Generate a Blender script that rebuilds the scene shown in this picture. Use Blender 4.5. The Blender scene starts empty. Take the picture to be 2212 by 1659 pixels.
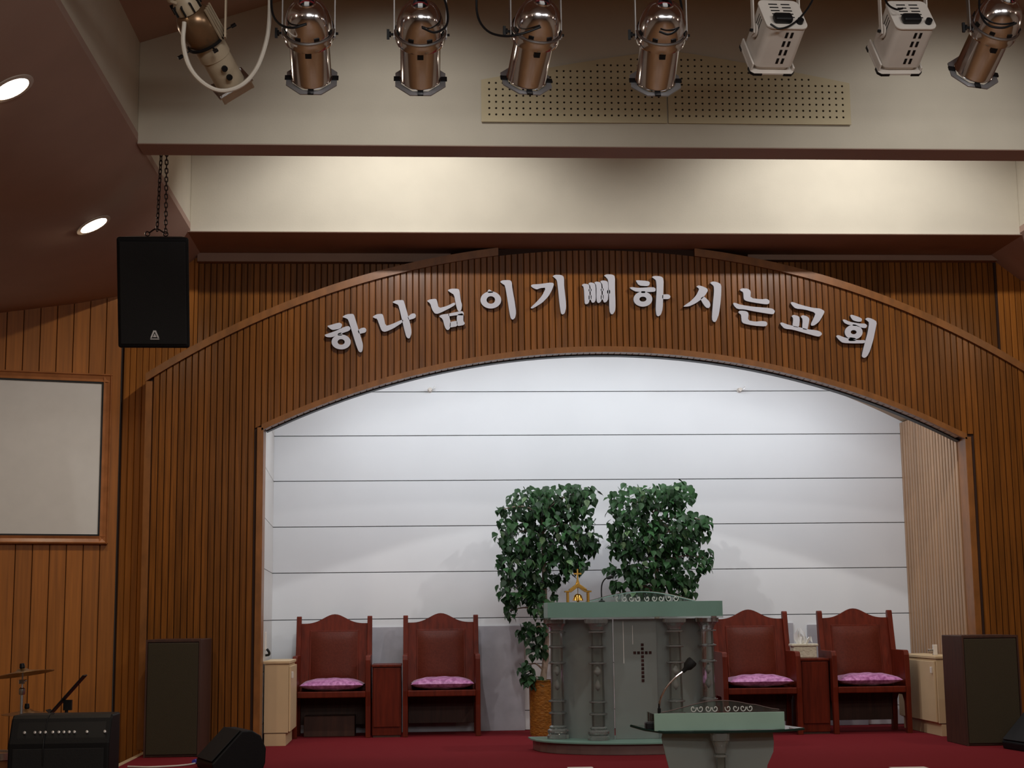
import bpy, bmesh, math, random
from mathutils import Vector, Matrix, Euler
random.seed(7)
S = bpy.context.scene
COL = S.collection
PI = math.pi
rad = math.radians

# ------------------------------------------------------------------ camera
F_PX, CX, CY, CAM_Z = 3300.0, 1106.0, 829.5, 1.15
PITCH, ROLL, YAW = rad(8.643), rad(-0.644), rad(3.488)
fw = Vector((math.sin(YAW) * math.cos(PITCH), math.cos(YAW) * math.cos(PITCH), math.sin(PITCH)))
rt = Vector((math.cos(YAW), -math.sin(YAW), 0))
up = rt.cross(fw)
R2 = math.cos(ROLL) * rt + math.sin(ROLL) * up
U2 = -math.sin(ROLL) * rt + math.cos(ROLL) * up
cd = bpy.data.cameras.new('camera'); cam = bpy.data.objects.new('camera', cd); COL.objects.link(cam)
cd.sensor_width = 36.0; cd.lens = F_PX / 2212 * 36.0; cd.clip_end = 100
cam.matrix_world = Matrix(((R2.x, U2.x, -fw.x, 0), (R2.y, U2.y, -fw.y, 0), (R2.z, U2.z, -fw.z, CAM_Z), (0, 0, 0, 1)))
S.camera = cam

def at(px, py, Y):
    """room point at depth Y seen at pixel (px, py) of the 2212x1659 photograph"""
    d = (px - CX) / F_PX * R2 - (py - CY) / F_PX * U2 + fw
    return Vector((0, 0, CAM_Z)) + d * (Y / d.y)

# ------------------------------------------------------------------ world, exposure
w = bpy.data.worlds.new('world'); S.world = w; w.use_nodes = True
w.node_tree.nodes['Background'].inputs[0].default_value = (1.0, 0.85, 0.72, 1)
w.node_tree.nodes['Background'].inputs[1].default_value = 0.02
S.view_settings.view_transform = 'Standard'; S.view_settings.look = 'None'
S.view_settings.exposure = 0.0; S.view_settings.gamma = 1.0; S.view_settings.use_curve_mapping = False
S.cycles.use_denoising = True
S.cycles.max_bounces = 10; S.cycles.transmission_bounces = 8; S.cycles.glossy_bounces = 4; S.cycles.diffuse_bounces = 4
S.cycles.caustics_reflective = False; S.cycles.caustics_refractive = False
S.cycles.sample_clamp_indirect = 4.0

def area(name, loc, target, sx, sy, power, color):
    ld = bpy.data.lights.new(name, 'AREA'); ld.shape = 'RECTANGLE'; ld.size = sx; ld.size_y = sy
    ld.energy = power; ld.color = color
    o = bpy.data.objects.new(name, ld); COL.objects.link(o); o.location = loc
    o.rotation_euler = (Vector(target) - Vector(loc)).to_track_quat('-Z', 'Y').to_euler()
    return o
def spot(name, loc, target, power, color, angle, blend=0.6, size=0.06):
    ld = bpy.data.lights.new(name, 'SPOT'); ld.energy = power; ld.color = color
    ld.spot_size = rad(angle); ld.spot_blend = blend; ld.shadow_soft_size = size
    o = bpy.data.objects.new(name, ld); COL.objects.link(o); o.location = loc
    o.rotation_euler = (Vector(target) - Vector(loc)).to_track_quat('-Z', 'Y').to_euler()
    return o

WARM = (1.0, 0.80, 0.58); COOL = (0.90, 0.95, 1.0); NEUT = (1.0, 0.985, 0.955)
def arch_in(x):   # lower edge of the arched wall (circle through the photo's points)
    d = max(-3.44, min(3.44, x - 1.75)); return 3.615 - (7.4 - math.sqrt(7.4 ** 2 - d * d))
def arch_out(x):
    d = max(-4.6, min(4.6, x - 1.69)); return 4.68 - (7.7 - math.sqrt(7.7 ** 2 - d * d))
# cool tubes hidden up behind the arch, along its curve
for i in range(6):
    x0 = -1.15 + i * 1.0
    a = Vector((x0, 14.56, arch_in(x0) + 0.26)); b = Vector((x0 + 0.95, 14.56, arch_in(x0 + 0.95) + 0.26)); m = (a + b) / 2
    area('alcove_tube_light', m, m + Vector((0, 0.62, -1.0)), 0.95, 0.10, 12.0, COOL)
# two recessed lamps high in the bay between the bulkheads
for x in (-0.15, 3.95):
    spot('recess_light', (x, 11.85, 5.36), (x, 14.2, 3.0), 165, NEUT, 132, 0.55, 0.05)
# and two more in the bay in front of the first bulkhead
for x in (-0.15, 3.95):
    spot('front_bay_light', (x, 9.35, 5.62), (x, 11.5, 2.9), 62, NEUT, 112, 0.9, 0.05)
# lamps hung in the hall behind the photographer, below the added shade beam
for x, y, p in ((0.2, 3.6, 30), (3.3, 3.6, 30), (0.2, 0.0, 36), (3.3, 0.0, 36), (1.76, -4.0, 48)):
    area('hall_ceiling_light', (x, y, 4.42), (x, y + 3.2, 2.6), 1.2, 0.35, p, NEUT)

# ------------------------------------------------------------------ materials
MATS = {}
def mat(name, col, rough=0.5, metal=0.0, var=0.0, scale=(8, 8, 8), bump=0.0, bscale=None, spec=0.5, rnd=0.0,
        trans=0.0, ior=1.45, emit=None, estr=0.0, coat=0.0, sheen=0.0, col2=None, detail=4, alpha=1.0):
    m = bpy.data.materials.new(name); m.use_nodes = True
    nt = m.node_tree; N = nt.nodes; L = nt.links; b = N['Principled BSDF']
    b.inputs['Roughness'].default_value = rough; b.inputs['Metallic'].default_value = metal
    b.inputs['Specular IOR Level'].default_value = spec
    b.inputs['Transmission Weight'].default_value = trans; b.inputs['IOR'].default_value = ior
    b.inputs['Coat Weight'].default_value = coat; b.inputs['Sheen Weight'].default_value = sheen
    b.inputs['Alpha'].default_value = alpha
    c = (*col, 1)
    b.inputs['Base Color'].default_value = c
    if emit:
        b.inputs['Emission Color'].default_value = (*emit, 1); b.inputs['Emission Strength'].default_value = estr
    tex = None
    if var > 0 or bump > 0 or col2:
        geo = N.new('ShaderNodeNewGeometry'); mp = N.new('ShaderNodeMapping'); mp.inputs['Scale'].default_value = scale
        info = N.new('ShaderNodeObjectInfo'); mul = N.new('ShaderNodeMath'); mul.operation = 'MULTIPLY'; mul.inputs[1].default_value = 37.0
        L.new(info.outputs['Random'], mul.inputs[0])
        L.new(geo.outputs['Position'], mp.inputs['Vector'])
        if rnd > 0: L.new(mul.outputs[0], mp.inputs['Location'])
        tex = N.new('ShaderNodeTexNoise'); tex.inputs['Scale'].default_value = 1.0; tex.inputs['Detail'].default_value = detail
        L.new(mp.outputs['Vector'], tex.inputs['Vector'])
        mix = N.new('ShaderNodeMix'); mix.data_type = 'RGBA'
        c2 = col2 or tuple(v * (1 - var) for v in col)
        c1 = col if col2 else tuple(min(1, v * (1 + var)) for v in col)
        ramp = N.new('ShaderNodeMapRange'); ramp.inputs['From Min'].default_value = 0.32; ramp.inputs['From Max'].default_value = 0.68
        L.new(tex.outputs['Fac'], ramp.inputs['Value']); L.new(ramp.outputs['Result'], mix.inputs['Factor'])
        mix.inputs['A'].default_value = (*c2, 1); mix.inputs['B'].default_value = (*c1, 1)
        out = mix.outputs['Result']
        if rnd > 0:
            hsv = N.new('ShaderNodeHueSaturation'); mr = N.new('ShaderNodeMapRange')
            mr.inputs['To Min'].default_value = 1 - rnd; mr.inputs['To Max'].default_value = 1 + rnd
            L.new(info.outputs['Random'], mr.inputs['Value']); L.new(mr.outputs['Result'], hsv.inputs['Value'])
            L.new(out, hsv.inputs['Color']); out = hsv.outputs['Color']
        L.new(out, b.inputs['Base Color'])
        if bump > 0:
            t2 = tex
            if bscale:
                mp2 = N.new('ShaderNodeMapping'); mp2.inputs['Scale'].default_value = bscale
                L.new(geo.outputs['Position'], mp2.inputs['Vector'])
                t2 = N.new('ShaderNodeTexNoise'); t2.inputs['Scale'].default_value = 1.0; L.new(mp2.outputs['Vector'], t2.inputs['Vector'])
            bp = N.new('ShaderNodeBump'); bp.inputs['Strength'].default_value = bump; bp.inputs['Distance'].default_value = 0.01
            L.new(t2.outputs['Fac'], bp.inputs['Height']); L.new(bp.outputs['Normal'], b.inputs['Normal'])
    MATS[name] = m
    return m
M_PLANK = mat('oak_plank', (0.195, 0.065, 0.0095), 0.29, var=0.25, scale=(55, 55, 2.2), rnd=0.20, bump=0.05, spec=0.42)
M_WIDE_LIT = mat('wide_and_lit_oak_plank', (0.36, 0.122, 0.018), 0.45, var=0.18, scale=(40, 40, 1.5), rnd=0.12, bump=0.05, spec=0.3)
M_TRIM = mat('oak_trim', (0.25, 0.092, 0.020), 0.38, var=0.18, scale=(14, 14, 6), bump=0.04)
M_GROOVE = mat('groove_backing', (0.035, 0.012, 0.006), 0.8)
M_SLAT = mat('jamb_slat', (0.36, 0.21, 0.115), 0.35, var=0.15, scale=(50, 50, 2), rnd=0.08)
M_JAMB = mat('pale_laminate', (0.60, 0.57, 0.54), 0.3, var=0.06, scale=(30, 30, 1.5))
M_CREAM = mat('cream_plaster', (0.62, 0.565, 0.46), 0.75, var=0.03, scale=(3, 3, 3), bump=0.06, bscale=(60, 60, 60))
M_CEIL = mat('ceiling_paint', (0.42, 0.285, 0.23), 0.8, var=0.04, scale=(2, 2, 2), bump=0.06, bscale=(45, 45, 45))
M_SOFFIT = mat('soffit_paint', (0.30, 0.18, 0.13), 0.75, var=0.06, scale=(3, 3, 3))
M_WHITE = mat('white_panel', (0.765, 0.78, 0.805), 0.42, var=0.015, scale=(2, 2, 2))
M_PLAIN = mat('hall_wall_paint', (0.60, 0.54, 0.47), 0.8, var=0.04)
M_CARPET = mat('red_carpet', (0.175, 0.016, 0.021), 0.95, var=0.16, scale=(180, 180, 180), bump=0.35, bscale=(420, 420, 420), spec=0.08)
M_HALLFLOOR = mat('hall_floor', (0.22, 0.12, 0.06), 0.4, var=0.2, scale=(4, 30, 4))
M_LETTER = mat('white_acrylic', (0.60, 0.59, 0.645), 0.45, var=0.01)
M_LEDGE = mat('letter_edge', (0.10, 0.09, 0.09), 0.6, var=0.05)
M_CHAIR = mat('mahogany', (0.115, 0.014, 0.005), 0.42, var=0.25, scale=(30, 30, 3), rnd=0.05, spec=0.2)
M_LEATHER = mat('brown_leather', (0.100, 0.018, 0.009), 0.42, var=0.12, scale=(60, 60, 60), bump=0.12, spec=0.15)
M_CUSH = mat('purple_brocade', (0.30, 0.055, 0.22), 0.36, scale=(30, 30, 30), col2=(0.66, 0.27, 0.56), detail=2, bump=0.25, sheen=0.4)
M_BEIGE = mat('beige_laminate', (0.62, 0.455, 0.265), 0.5, var=0.04, scale=(3, 3, 3))
M_GREYBOARD = mat('grey_board', (0.40, 0.39, 0.43), 0.6, var=0.10, scale=(6, 6, 6))
M_BLACK = mat('black_plastic', (0.008, 0.008, 0.009), 0.45, var=0.1, spec=0.3)
M_BLACKV = mat('black_vinyl', (0.006, 0.006, 0.007), 0.55, var=0.15, scale=(120, 120, 120), bump=0.1, spec=0.25)
M_GRILLE = mat('black_grille', (0.006, 0.006, 0.007), 0.7, var=0.2, scale=(200, 200, 200), bump=0.2)
M_OLIVE = mat('olive_grille_cloth', (0.040, 0.030, 0.014), 0.85, var=0.2, scale=(260, 260, 260), bump=0.3)
M_CABWOOD = mat('dark_cabinet_wood', (0.055, 0.020, 0.011), 0.55, var=0.25, scale=(30, 30, 3))
M_CHROME = mat('polished_aluminium', (0.90, 0.88, 0.92), 0.13, metal=1.0, var=0.05, scale=(10, 10, 10))
M_STEEL = mat('brushed_steel', (0.55, 0.53, 0.52), 0.32, metal=1.0, var=0.08)
M_GEL = mat('grey_frame_metal', (0.42, 0.41, 0.42), 0.45, metal=0.7, var=0.08)
M_WLAMP = mat('white_lamp_paint', (0.72, 0.66, 0.60), 0.4, var=0.05)
M_CRLAMP = mat('cream_lamp_paint', (0.46, 0.37, 0.26), 0.4, var=0.08)
M_TANLAMP = mat('tan_lamp_metal', (0.22, 0.13, 0.07), 0.28, metal=0.6, var=0.1)
M_WCABLE = mat('white_cable', (0.66, 0.60, 0.52), 0.5, var=0.05)
M_GREENGLASS = mat('frosted_green_glass', (0.25, 0.44, 0.37), 0.30, var=0.05, scale=(5, 5, 5), trans=0.30, ior=1.35)
def glass(name, tint, see, refr, body, bodycol, rough=0.03, ior=1.45):
    m = bpy.data.materials.new(name); m.use_nodes = True; nt = m.node_tree; N = nt.nodes; L = nt.links
    out = N['Material Output']; N.remove(N['Principled BSDF'])
    tr = N.new('ShaderNodeBsdfTransparent'); tr.inputs[0].default_value = (*tint, 1)
    gl = N.new('ShaderNodeBsdfGlass'); gl.inputs['Color'].default_value = (*tint, 1); gl.inputs['Roughness'].default_value = rough; gl.inputs['IOR'].default_value = ior
    df = N.new('ShaderNodeBsdfTranslucent'); df.inputs[0].default_value = (*bodycol, 1)
    d2 = N.new('ShaderNodeBsdfDiffuse'); d2.inputs[0].default_value = (*bodycol, 1)
    ad = N.new('ShaderNodeMixShader'); ad.inputs[0].default_value = 0.5; L.new(df.outputs[0], ad.inputs[1]); L.new(d2.outputs[0], ad.inputs[2])
    m1 = N.new('ShaderNodeMixShader'); m1.inputs[0].default_value = refr / (see + refr); L.new(tr.outputs[0], m1.inputs[1]); L.new(gl.outputs[0], m1.inputs[2])
    m2 = N.new('ShaderNodeMixShader'); m2.inputs[0].default_value = body; L.new(m1.outputs[0], m2.inputs[1]); L.new(ad.outputs[0], m2.inputs[2])
    fr = N.new('ShaderNodeFresnel'); fr.inputs[0].default_value = ior; gs = N.new('ShaderNodeBsdfGlossy'); gs.inputs['Roughness'].default_value = rough
    noi = N.new('ShaderNodeTexNoise'); noi.inputs['Scale'].default_value = 9.0; mr = N.new('ShaderNodeMath'); mr.operation = 'MULTIPLY_ADD'; mr.inputs[1].default_value = 0.02; mr.inputs[2].default_value = rough
    L.new(noi.outputs['Fac'], mr.inputs[0]); L.new(mr.outputs[0], gs.inputs['Roughness'])
    m3 = N.new('ShaderNodeMixShader'); L.new(fr.outputs[0], m3.inputs[0]); L.new(m2.outputs[0], m3.inputs[1]); L.new(gs.outputs[0], m3.inputs[2])
    L.new(m3.outputs[0], out.inputs['Surface']); MATS[name] = m; return m
M_CLEAR = glass('clear_glass_plate', (0.90, 0.97, 0.94), 1.0, 0.15, 0.03, (0.7, 0.85, 0.8))
M_CRYSTAL = glass('crystal_acrylic', (0.93, 0.97, 0.96), 0.50, 0.50, 0.06, (0.88, 0.92, 0.90), rough=0.01, ior=1.5)
M_SPARKLEGLASS = glass('sparkle_acrylic', (0.95, 0.98, 0.97), 0.45, 0.45, 0.24, (0.95, 0.98, 0.97), rough=0.01, ior=1.55)  # whitened body stands in for highlights on rings, bases and capitals
M_LITGREENGLASS = mat('lit_green_glass', (0.42, 0.63, 0.53), 0.30, var=0.05, scale=(5, 5, 5), trans=0.25, ior=1.35)  # green glass lightened to stand in for brighter light on the lectern
M_FROST = glass('frosted_grey_glass', (0.85, 0.90, 0.87), 0.16, 0.10, 0.74, (0.47, 0.53, 0.505), rough=0.3)
M_GEDGE = mat('dark_glass_edge', (0.01, 0.03, 0.025), 0.15, var=0.1)
M_PLINTH = mat('plinth_laminate', (0.20, 0.13, 0.12), 0.35, var=0.1)
M_ETCH = mat('white_etching', (0.75, 0.75, 0.72), 0.6, var=0.05)
M_JEWEL = mat('mirror_jewel', (0.10, 0.05, 0.05), 0.08, metal=0.6, var=0.6, scale=(30, 30, 30))
M_GOLD = mat('polished_brass', (0.78, 0.45, 0.10), 0.22, metal=1.0, var=0.1)
M_POT = mat('ochre_pot_glaze', (0.32, 0.135, 0.022), 0.40, var=0.25, scale=(22, 22, 40), bump=0.8, bscale=(38, 38, 60))
M_BARK = mat('birch_bark', (0.48, 0.38, 0.30), 0.85, col2=(0.16, 0.11, 0.08), scale=(14, 14, 9), bump=0.3)
M_SOIL = mat('potting_moss', (0.05, 0.045, 0.02), 0.95, var=0.4, scale=(60, 60, 60), bump=0.5)
M_LEAF = mat('ficus_leaf', (0.022, 0.070, 0.021), 0.45, var=0.25, scale=(14, 14, 14), rnd=0.5, spec=0.3)
M_LEAFV = mat('variegated_leaf', (0.075, 0.135, 0.05), 0.45, var=0.4, scale=(60, 60, 60), rnd=0.35)
M_TISSUE = mat('white_tissue', (0.82, 0.82, 0.82), 0.9, var=0.03)
M_CERAMIC = mat('cream_box_cover', (0.70, 0.64, 0.50), 0.6, col2=(0.50, 0.45, 0.34), scale=(40, 40, 60), bump=0.5)
M_SCREEN = mat('projection_screen', (0.74, 0.72, 0.68), 0.55, var=0.02)
M_FRAME = mat('screen_frame_wood', (0.40, 0.155, 0.055), 0.30, var=0.15, scale=(10, 10, 10))
M_PEG = mat('perforated_board', (0.58, 0.49, 0.31), 0.6, var=0.03)
M_HOLE = mat('dark_void', (0.02, 0.016, 0.012), 0.9)
M_LAMP = mat('lit_downlight', (1, 0.9, 0.75), 0.5, emit=(1.0, 0.86, 0.66), estr=30)
M_RING = mat('downlight_ring', (0.60, 0.52, 0.45), 0.4, var=0.04)
M_CYMBAL = mat('bronze_cymbal', (0.35, 0.20, 0.08), 0.35, metal=1.0, var=0.2, scale=(40, 40, 40))
M_DRUM = mat('drum_shell', (0.30, 0.13, 0.05), 0.3, var=0.2)
M_CHAIN = mat('rusty_black_chain', (0.022, 0.010, 0.008), 0.5, metal=0.5, var=0.3)
M_KNOB = mat('silver_knob', (0.5, 0.5, 0.52), 0.35, metal=0.8, var=0.05)
M_BLUE = mat('blue_plug', (0.05, 0.06, 0.45), 0.4, var=0.05)
M_LOGO = mat('silver_badge', (0.75, 0.75, 0.76), 0.35, var=0.03)
M_NOSE = mat('pale_wood_nosing', (0.50, 0.36, 0.22), 0.5, var=0.1)
M_PAPER = mat('pale_paper', (0.75, 0.68, 0.62), 0.8, var=0.03)

# ------------------------------------------------------------------ mesh builder
class MB:
    def __init__(s): s.bm = bmesh.new()
    def box(s, x0, x1, y0, y1, z0, z1, mx=None):
        vs = [s.bm.verts.new((x, y, z)) for x in (x0, x1) for y in (y0, y1) for z in (z0, z1)]
        for f in ((0, 1, 3, 2), (4, 6, 7, 5), (0, 4, 5, 1), (2, 3, 7, 6), (0, 2, 6, 4), (1, 5, 7, 3)):
            s.bm.faces.new([vs[i] for i in f])
        if mx: bmesh.ops.transform(s.bm, matrix=mx, verts=vs)
        return vs
    def prism(s, pts, a, b, axes='xzy', mx=None):
        """closed polygon pts in the plane of the first two axes, extruded from a to b along the third"""
        ix = ['xyz'.index(c) for c in axes]
        def mk(p, t):
            v = [0, 0, 0]; v[ix[0]] = p[0]; v[ix[1]] = p[1]; v[ix[2]] = t; return s.bm.verts.new(v)
        A = [mk(p, a) for p in pts]; B = [mk(p, b) for p in pts]; n = len(pts)
        fa = s.bm.faces.new(A); fb = s.bm.faces.new(B[::-1])
        for i in range(n): s.bm.faces.new((A[i], A[(i + 1) % n], B[(i + 1) % n], B[i]))
        fa.normal_update(); fb.normal_update()
        if n > 4: bmesh.ops.triangulate(s.bm, faces=[fa, fb], ngon_method='EAR_CLIP')
        if mx: bmesh.ops.transform(s.bm, matrix=mx, verts=A + B)
        return A + B
    def lathe(s, prof, seg=24, mx=None, close=True):
        """profile [(radius, z)] turned about z"""
        rings = []; allv = []
        for r, z in prof:
            if r < 1e-6: v = s.bm.verts.new((0, 0, z)); rings.append([v]); allv.append(v)
            else:
                ring = [s.bm.verts.new((r * math.cos(2 * PI * k / seg), r * math.sin(2 * PI * k / seg), z)) for k in range(seg)]
                rings.append(ring); allv += ring
        for a, b in zip(rings, rings[1:]):
            for k in range(seg):
                k2 = (k + 1) % seg
                if len(a) == 1 and len(b) == 1: continue
                if len(a) == 1: s.bm.faces.new((a[0], b[k], b[k2]))
                elif len(b) == 1: s.bm.faces.new((a[k], a[k2], b[0]))
                else: s.bm.faces.new((a[k], a[k2], b[k2], b[k]))
        if close:
            for ring in (rings[0], rings[-1]):
                if len(ring) > 2: s.bm.faces.new(ring)
        if mx: bmesh.ops.transform(s.bm, matrix=mx, verts=allv)
        return allv
    def tube(s, pts, r, seg=8, cap=True):
        pts = [Vector(p) for p in pts]; n = len(pts); rs = r if isinstance(r, (list, tuple)) else [r] * n
        rings = []; ref = None
        for i, p in enumerate(pts):
            d = (pts[min(i + 1, n - 1)] - pts[max(i - 1, 0)]).normalized()
            if ref is None: ref = d.orthogonal().normalized()
            ref = (ref - d * ref.dot(d))
            ref = ref.normalized() if ref.length > 1e-6 else d.orthogonal().normalized()
            b = d.cross(ref)
            rings.append([s.bm.verts.new(p + rs[i] * (math.cos(2 * PI * k / seg) * ref + math.sin(2 * PI * k / seg) * b)) for k in range(seg)])
        for A, B in zip(rings, rings[1:]):
            for k in range(seg): s.bm.faces.new((A[k], A[(k + 1) % seg], B[(k + 1) % seg], B[k]))
        if cap: s.bm.faces.new(rings[0][::-1]); s.bm.faces.new(rings[-1])
        return [v for R in rings for v in R]
    def build(s, name, m, parent=None, loc=None, smooth=False, bevel=0.0, kind=None, label=None, seg=2):
        bmesh.ops.recalc_face_normals(s.bm, faces=s.bm.faces[:])
        me = bpy.data.meshes.new(name)
        if smooth:
            for f in s.bm.faces: f.smooth = True
            for e in s.bm.edges:
                if len(e.link_faces) == 2 and e.calc_face_angle(0) > rad(38): e.smooth = False
        s.bm.to_mesh(me); s.bm.free()
        me.materials.append(m)
        o = bpy.data.objects.new(name, me); COL.objects.link(o)
        if parent: o.parent = parent
        if loc is not None: o.location = loc
        if bevel > 0:
            md = o.modifiers.new('edge', 'BEVEL'); md.width = bevel; md.segments = seg; md.limit_method = 'ANGLE'; md.angle_limit = rad(40)
        if kind: o['kind'] = kind
        if label: o['label'] = label
        return o
def smoothpath(pts, n=8):
    """Catmull-Rom through the points"""
    P = [Vector(p) for p in pts]; P = [2 * P[0] - P[1]] + P + [2 * P[-1] - P[-2]]; out = []
    for i in range(1, len(P) - 2):
        for k in range(n):
            t = k / n
            out.append(0.5 * ((2 * P[i]) + (P[i + 1] - P[i - 1]) * t + (2 * P[i - 1] - 5 * P[i] + 4 * P[i + 1] - P[i + 2]) * t * t
                              + (3 * P[i] - P[i - 1] - 3 * P[i + 1] + P[i + 2]) * t ** 3))
    out.append(P[-2]); return out
def chaikin(p, it=1):
    for _ in range(it):
        q = []
        for i in range(len(p)):
            a, b = p[i], p[(i + 1) % len(p)]
            q += [(a[0] * .8 + b[0] * .2, a[1] * .8 + b[1] * .2), (a[0] * .2 + b[0] * .8, a[1] * .2 + b[1] * .8)]
        p = q
    return p
def tag(o, label, cat, group=None):
    o['label'] = label; o['category'] = cat
    if group: o['group'] = group
    return o
def thing(name, label, cat, loc=(0, 0, 0), rotz=0.0, group=None):
    o = bpy.data.objects.new(name, None); COL.objects.link(o); o.location = loc; o.rotation_euler = (0, 0, rotz)
    return tag(o, label, cat, group)
def struct(name, parent=None):
    o = bpy.data.objects.new(name, None); COL.objects.link(o); o['kind'] = 'structure'
    return o
def copy_tree(o, parent=None):
    c = o.copy(); COL.objects.link(c); c.parent = parent
    for ch in list(o.children): copy_tree(ch, c)
    return c
def inst(name, me, parent, loc=(0, 0, 0), rot=(0, 0, 0), scale=None):
    o = bpy.data.objects.new(name, me); COL.objects.link(o); o.parent = parent; o.location = loc; o.rotation_euler = rot
    if scale: o.scale = scale
    return o
def T(x=0, y=0, z=0): return Matrix.Translation((x, y, z))
def Rx(a): return Matrix.Rotation(a, 4, 'X')
def Ry(a): return Matrix.Rotation(a, 4, 'Y')
def Rz(a): return Matrix.Rotation(a, 4, 'Z')

# ================================================================== STRUCTURE
Y_ARCH, Y_REAR, Y_BACK = 14.20, 14.50, 15.90
XL, XR = -1.448, 5.181            # opening
OL, OR = -2.54, 5.94              # outer edges of the arched wall
SOFF = 4.62                        # underside of the bulkheads
HALL = -0.60

# floors
b = MB(); b.box(-2.40, 7.2, 10.6, 16.1, HALL, 0.0); o = b.build('floor', M_CARPET); o['kind'] = 'structure'
b = MB(); b.box(-8.5, 11.0, -8.0, 16.3, HALL - 0.2, HALL); o = b.build('floor_hall', M_HALLFLOOR); o['kind'] = 'structure'
b = MB(); b.prism([(-5.8, 9.0), (-2.52, 9.0), (-2.52, 14.25), (-5.8, 13.3)], HALL, -0.22, 'xyz'); o = b.build('floor_riser', M_HALLFLOOR); o['kind'] = 'structure'
b = MB(); b.box(-2.445, -2.40, 10.6, 14.0, -0.30, 0.006); o = b.build('trim_1', M_NOSE, bevel=0.004); o['kind'] = 'structure'

# side walls and the wall behind the photographer close the hall
b = MB(); b.box(-8.5, -8.3, -8.0, 13.2, HALL, 6.0); o = b.build('wall_left', M_PLAIN); o['kind'] = 'structure'
b = MB(); b.box(10.8, 11.0, -8.0, 14.5, HALL, 6.0); o = b.build('wall_right', M_PLAIN); o['kind'] = 'structure'
b = MB(); b.box(-8.5, 11.0, -8.2, -8.0, HALL, 7.2); o = b.build('wall_south', M_PLAIN); o['kind'] = 'structure'

def plank(x0, x1, zb0, zb1, zt0, zt1, depth=0.018, ch=0.005, name='plank', m=M_PLANK, parent=None):
    """one vertical board, front face at y = 0 (towards -y), chamfered long edges, ends cut to a slope"""
    bm = bmesh.new()
    sec = [(x0, depth), (x0, ch), (x0 + ch, 0), (x1 - ch, 0), (x1, ch), (x1, depth)]
    def lerp(x, a, c): return a + (c - a) * (x - x0) / (x1 - x0)
    A = [bm.verts.new((x, y, lerp(x, zb0, zb1))) for x, y in sec]; B = [bm.verts.new((x, y, lerp(x, zt0, zt1))) for x, y in sec]
    bm.faces.new(A[::-1]); bm.faces.new(B)
    for i in range(5): bm.faces.new((A[i], A[i + 1], B[i + 1], B[i]))
    bmesh.ops.recalc_face_normals(bm, faces=bm.faces[:])
    me = bpy.data.meshes.new(name); bm.to_mesh(me); bm.free(); me.materials.append(m)
    o = bpy.data.objects.new(name, me); COL.objects.link(o); o.parent = parent
    return o

# ---- the arched wall
wall = struct('wall_arch'); wall.location = (0, Y_ARCH, 0)
PITCH_P, GAP = 0.0587, 0.006
x = OL + 0.07
while x < OR - 0.08:
    x1 = x + PITCH_P - GAP
    zt0, zt1 = min(arch_out(x) - 0.075, SOFF), min(arch_out(x1) - 0.075, SOFF)
    if x1 < XL - 0.06 or x > XR + 0.06: zb0 = zb1 = 0.0
    else: zb0, zb1 = arch_in(x) + 0.055, arch_in(x1) + 0.055
    plank(x, x1, zb0, zb1, zt0, zt1, parent=wall)
    x += PITCH_P
# carcass behind the boards
bk = MB(); n = 60
pts_t = [(OL + (OR - OL) * i / n) for i in range(n + 1)]
def column(x0, x1, zb0, zb1, zt0, zt1, y0, y1, mb):
    v = [mb.bm.verts.new(p) for p in ((x0, y0, zb0), (x1, y0, zb1), (x1, y0, zt1), (x0, y0, zt0), (x0, y1, zb0), (x1, y1, zb1), (x1, y1, zt1), (x0, y1, zt0))]
    for f in ((0, 1, 2, 3), (5, 4, 7, 6), (4, 5, 1, 0), (3, 2, 6, 7), (4, 0, 3, 7), (1, 5, 6, 2)): mb.bm.faces.new([v[i] for i in f])
def tz(x): return min(arch_out(x) - 0.01, SOFF)
column(OL + .01, XL - .005, 0, 0, tz(OL), tz(XL), 0.0165, 0.20, bk); column(XR + .005, OR - .01, 0, 0, tz(XR), tz(OR), 0.0165, 0.20, bk)
for i in range(n):
    xa, xb = XL + (XR - XL) * i / n, XL + (XR - XL) * (i + 1) / n
    column(xa, xb, arch_in(xa) + .012, arch_in(xb) + .012, tz(xa), tz(xb), 0.0165, 0.20, bk)
bk.build('backing', M_GROOVE, wall)
# short boards lining the underside of the arch
x = XL + 0.012
while x < XR - 0.06:
    x1 = x + PITCH_P - 0.007; za, zb = arch_in(x), arch_in(x1)
    m_ = MB(); column(x, x1, za, zb, za + .011, zb + .011, 0.022, 0.112, m_); m_.build('soffit_board', M_SLAT, wall)
    x += PITCH_P
# trims along the curves
def strip(name, fz, xa, xb, h, y0, y1, m, parent=None, n=64, off=0.0):
    mb = MB(); prev = None
    for i in range(n + 1):
        xx = xa + (xb - xa) * i / n; z = fz(xx) + off
        if z + h > SOFF and off <= 0 and fz is arch_out: pass
        ring = [mb.bm.verts.new((xx, y, zz)) for y, zz in ((y0, z), (y1, z), (y1, z + h), (y0, z + h))]
        if prev:
            for k in range(4): mb.bm.faces.new((prev[k], prev[(k + 1) % 4], ring[(k + 1) % 4], ring[k]))
        else: mb.bm.faces.new(ring[::-1])
        prev = ring
    mb.bm.faces.new(prev)
    o = mb.build(name, m, parent, smooth=False)
    if not parent: o['kind'] = 'structure'
    return o
import bisect
xlim = None
for i in range(4000):
    xx = OL + i * 0.001
    if arch_out(xx) > SOFF + 0.002: xlim = xx; break
xlim2 = 2 * 1.69 - xlim
strip('trim_2', lambda x: arch_out(x) - 0.075, OL, xlim, 0.075, Y_ARCH - 0.03, Y_ARCH + 0.16, M_TRIM)
strip('trim_3', lambda x: arch_out(x) - 0.075, xlim2, OR, 0.075, Y_ARCH - 0.03, Y_ARCH + 0.16, M_TRIM)
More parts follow.
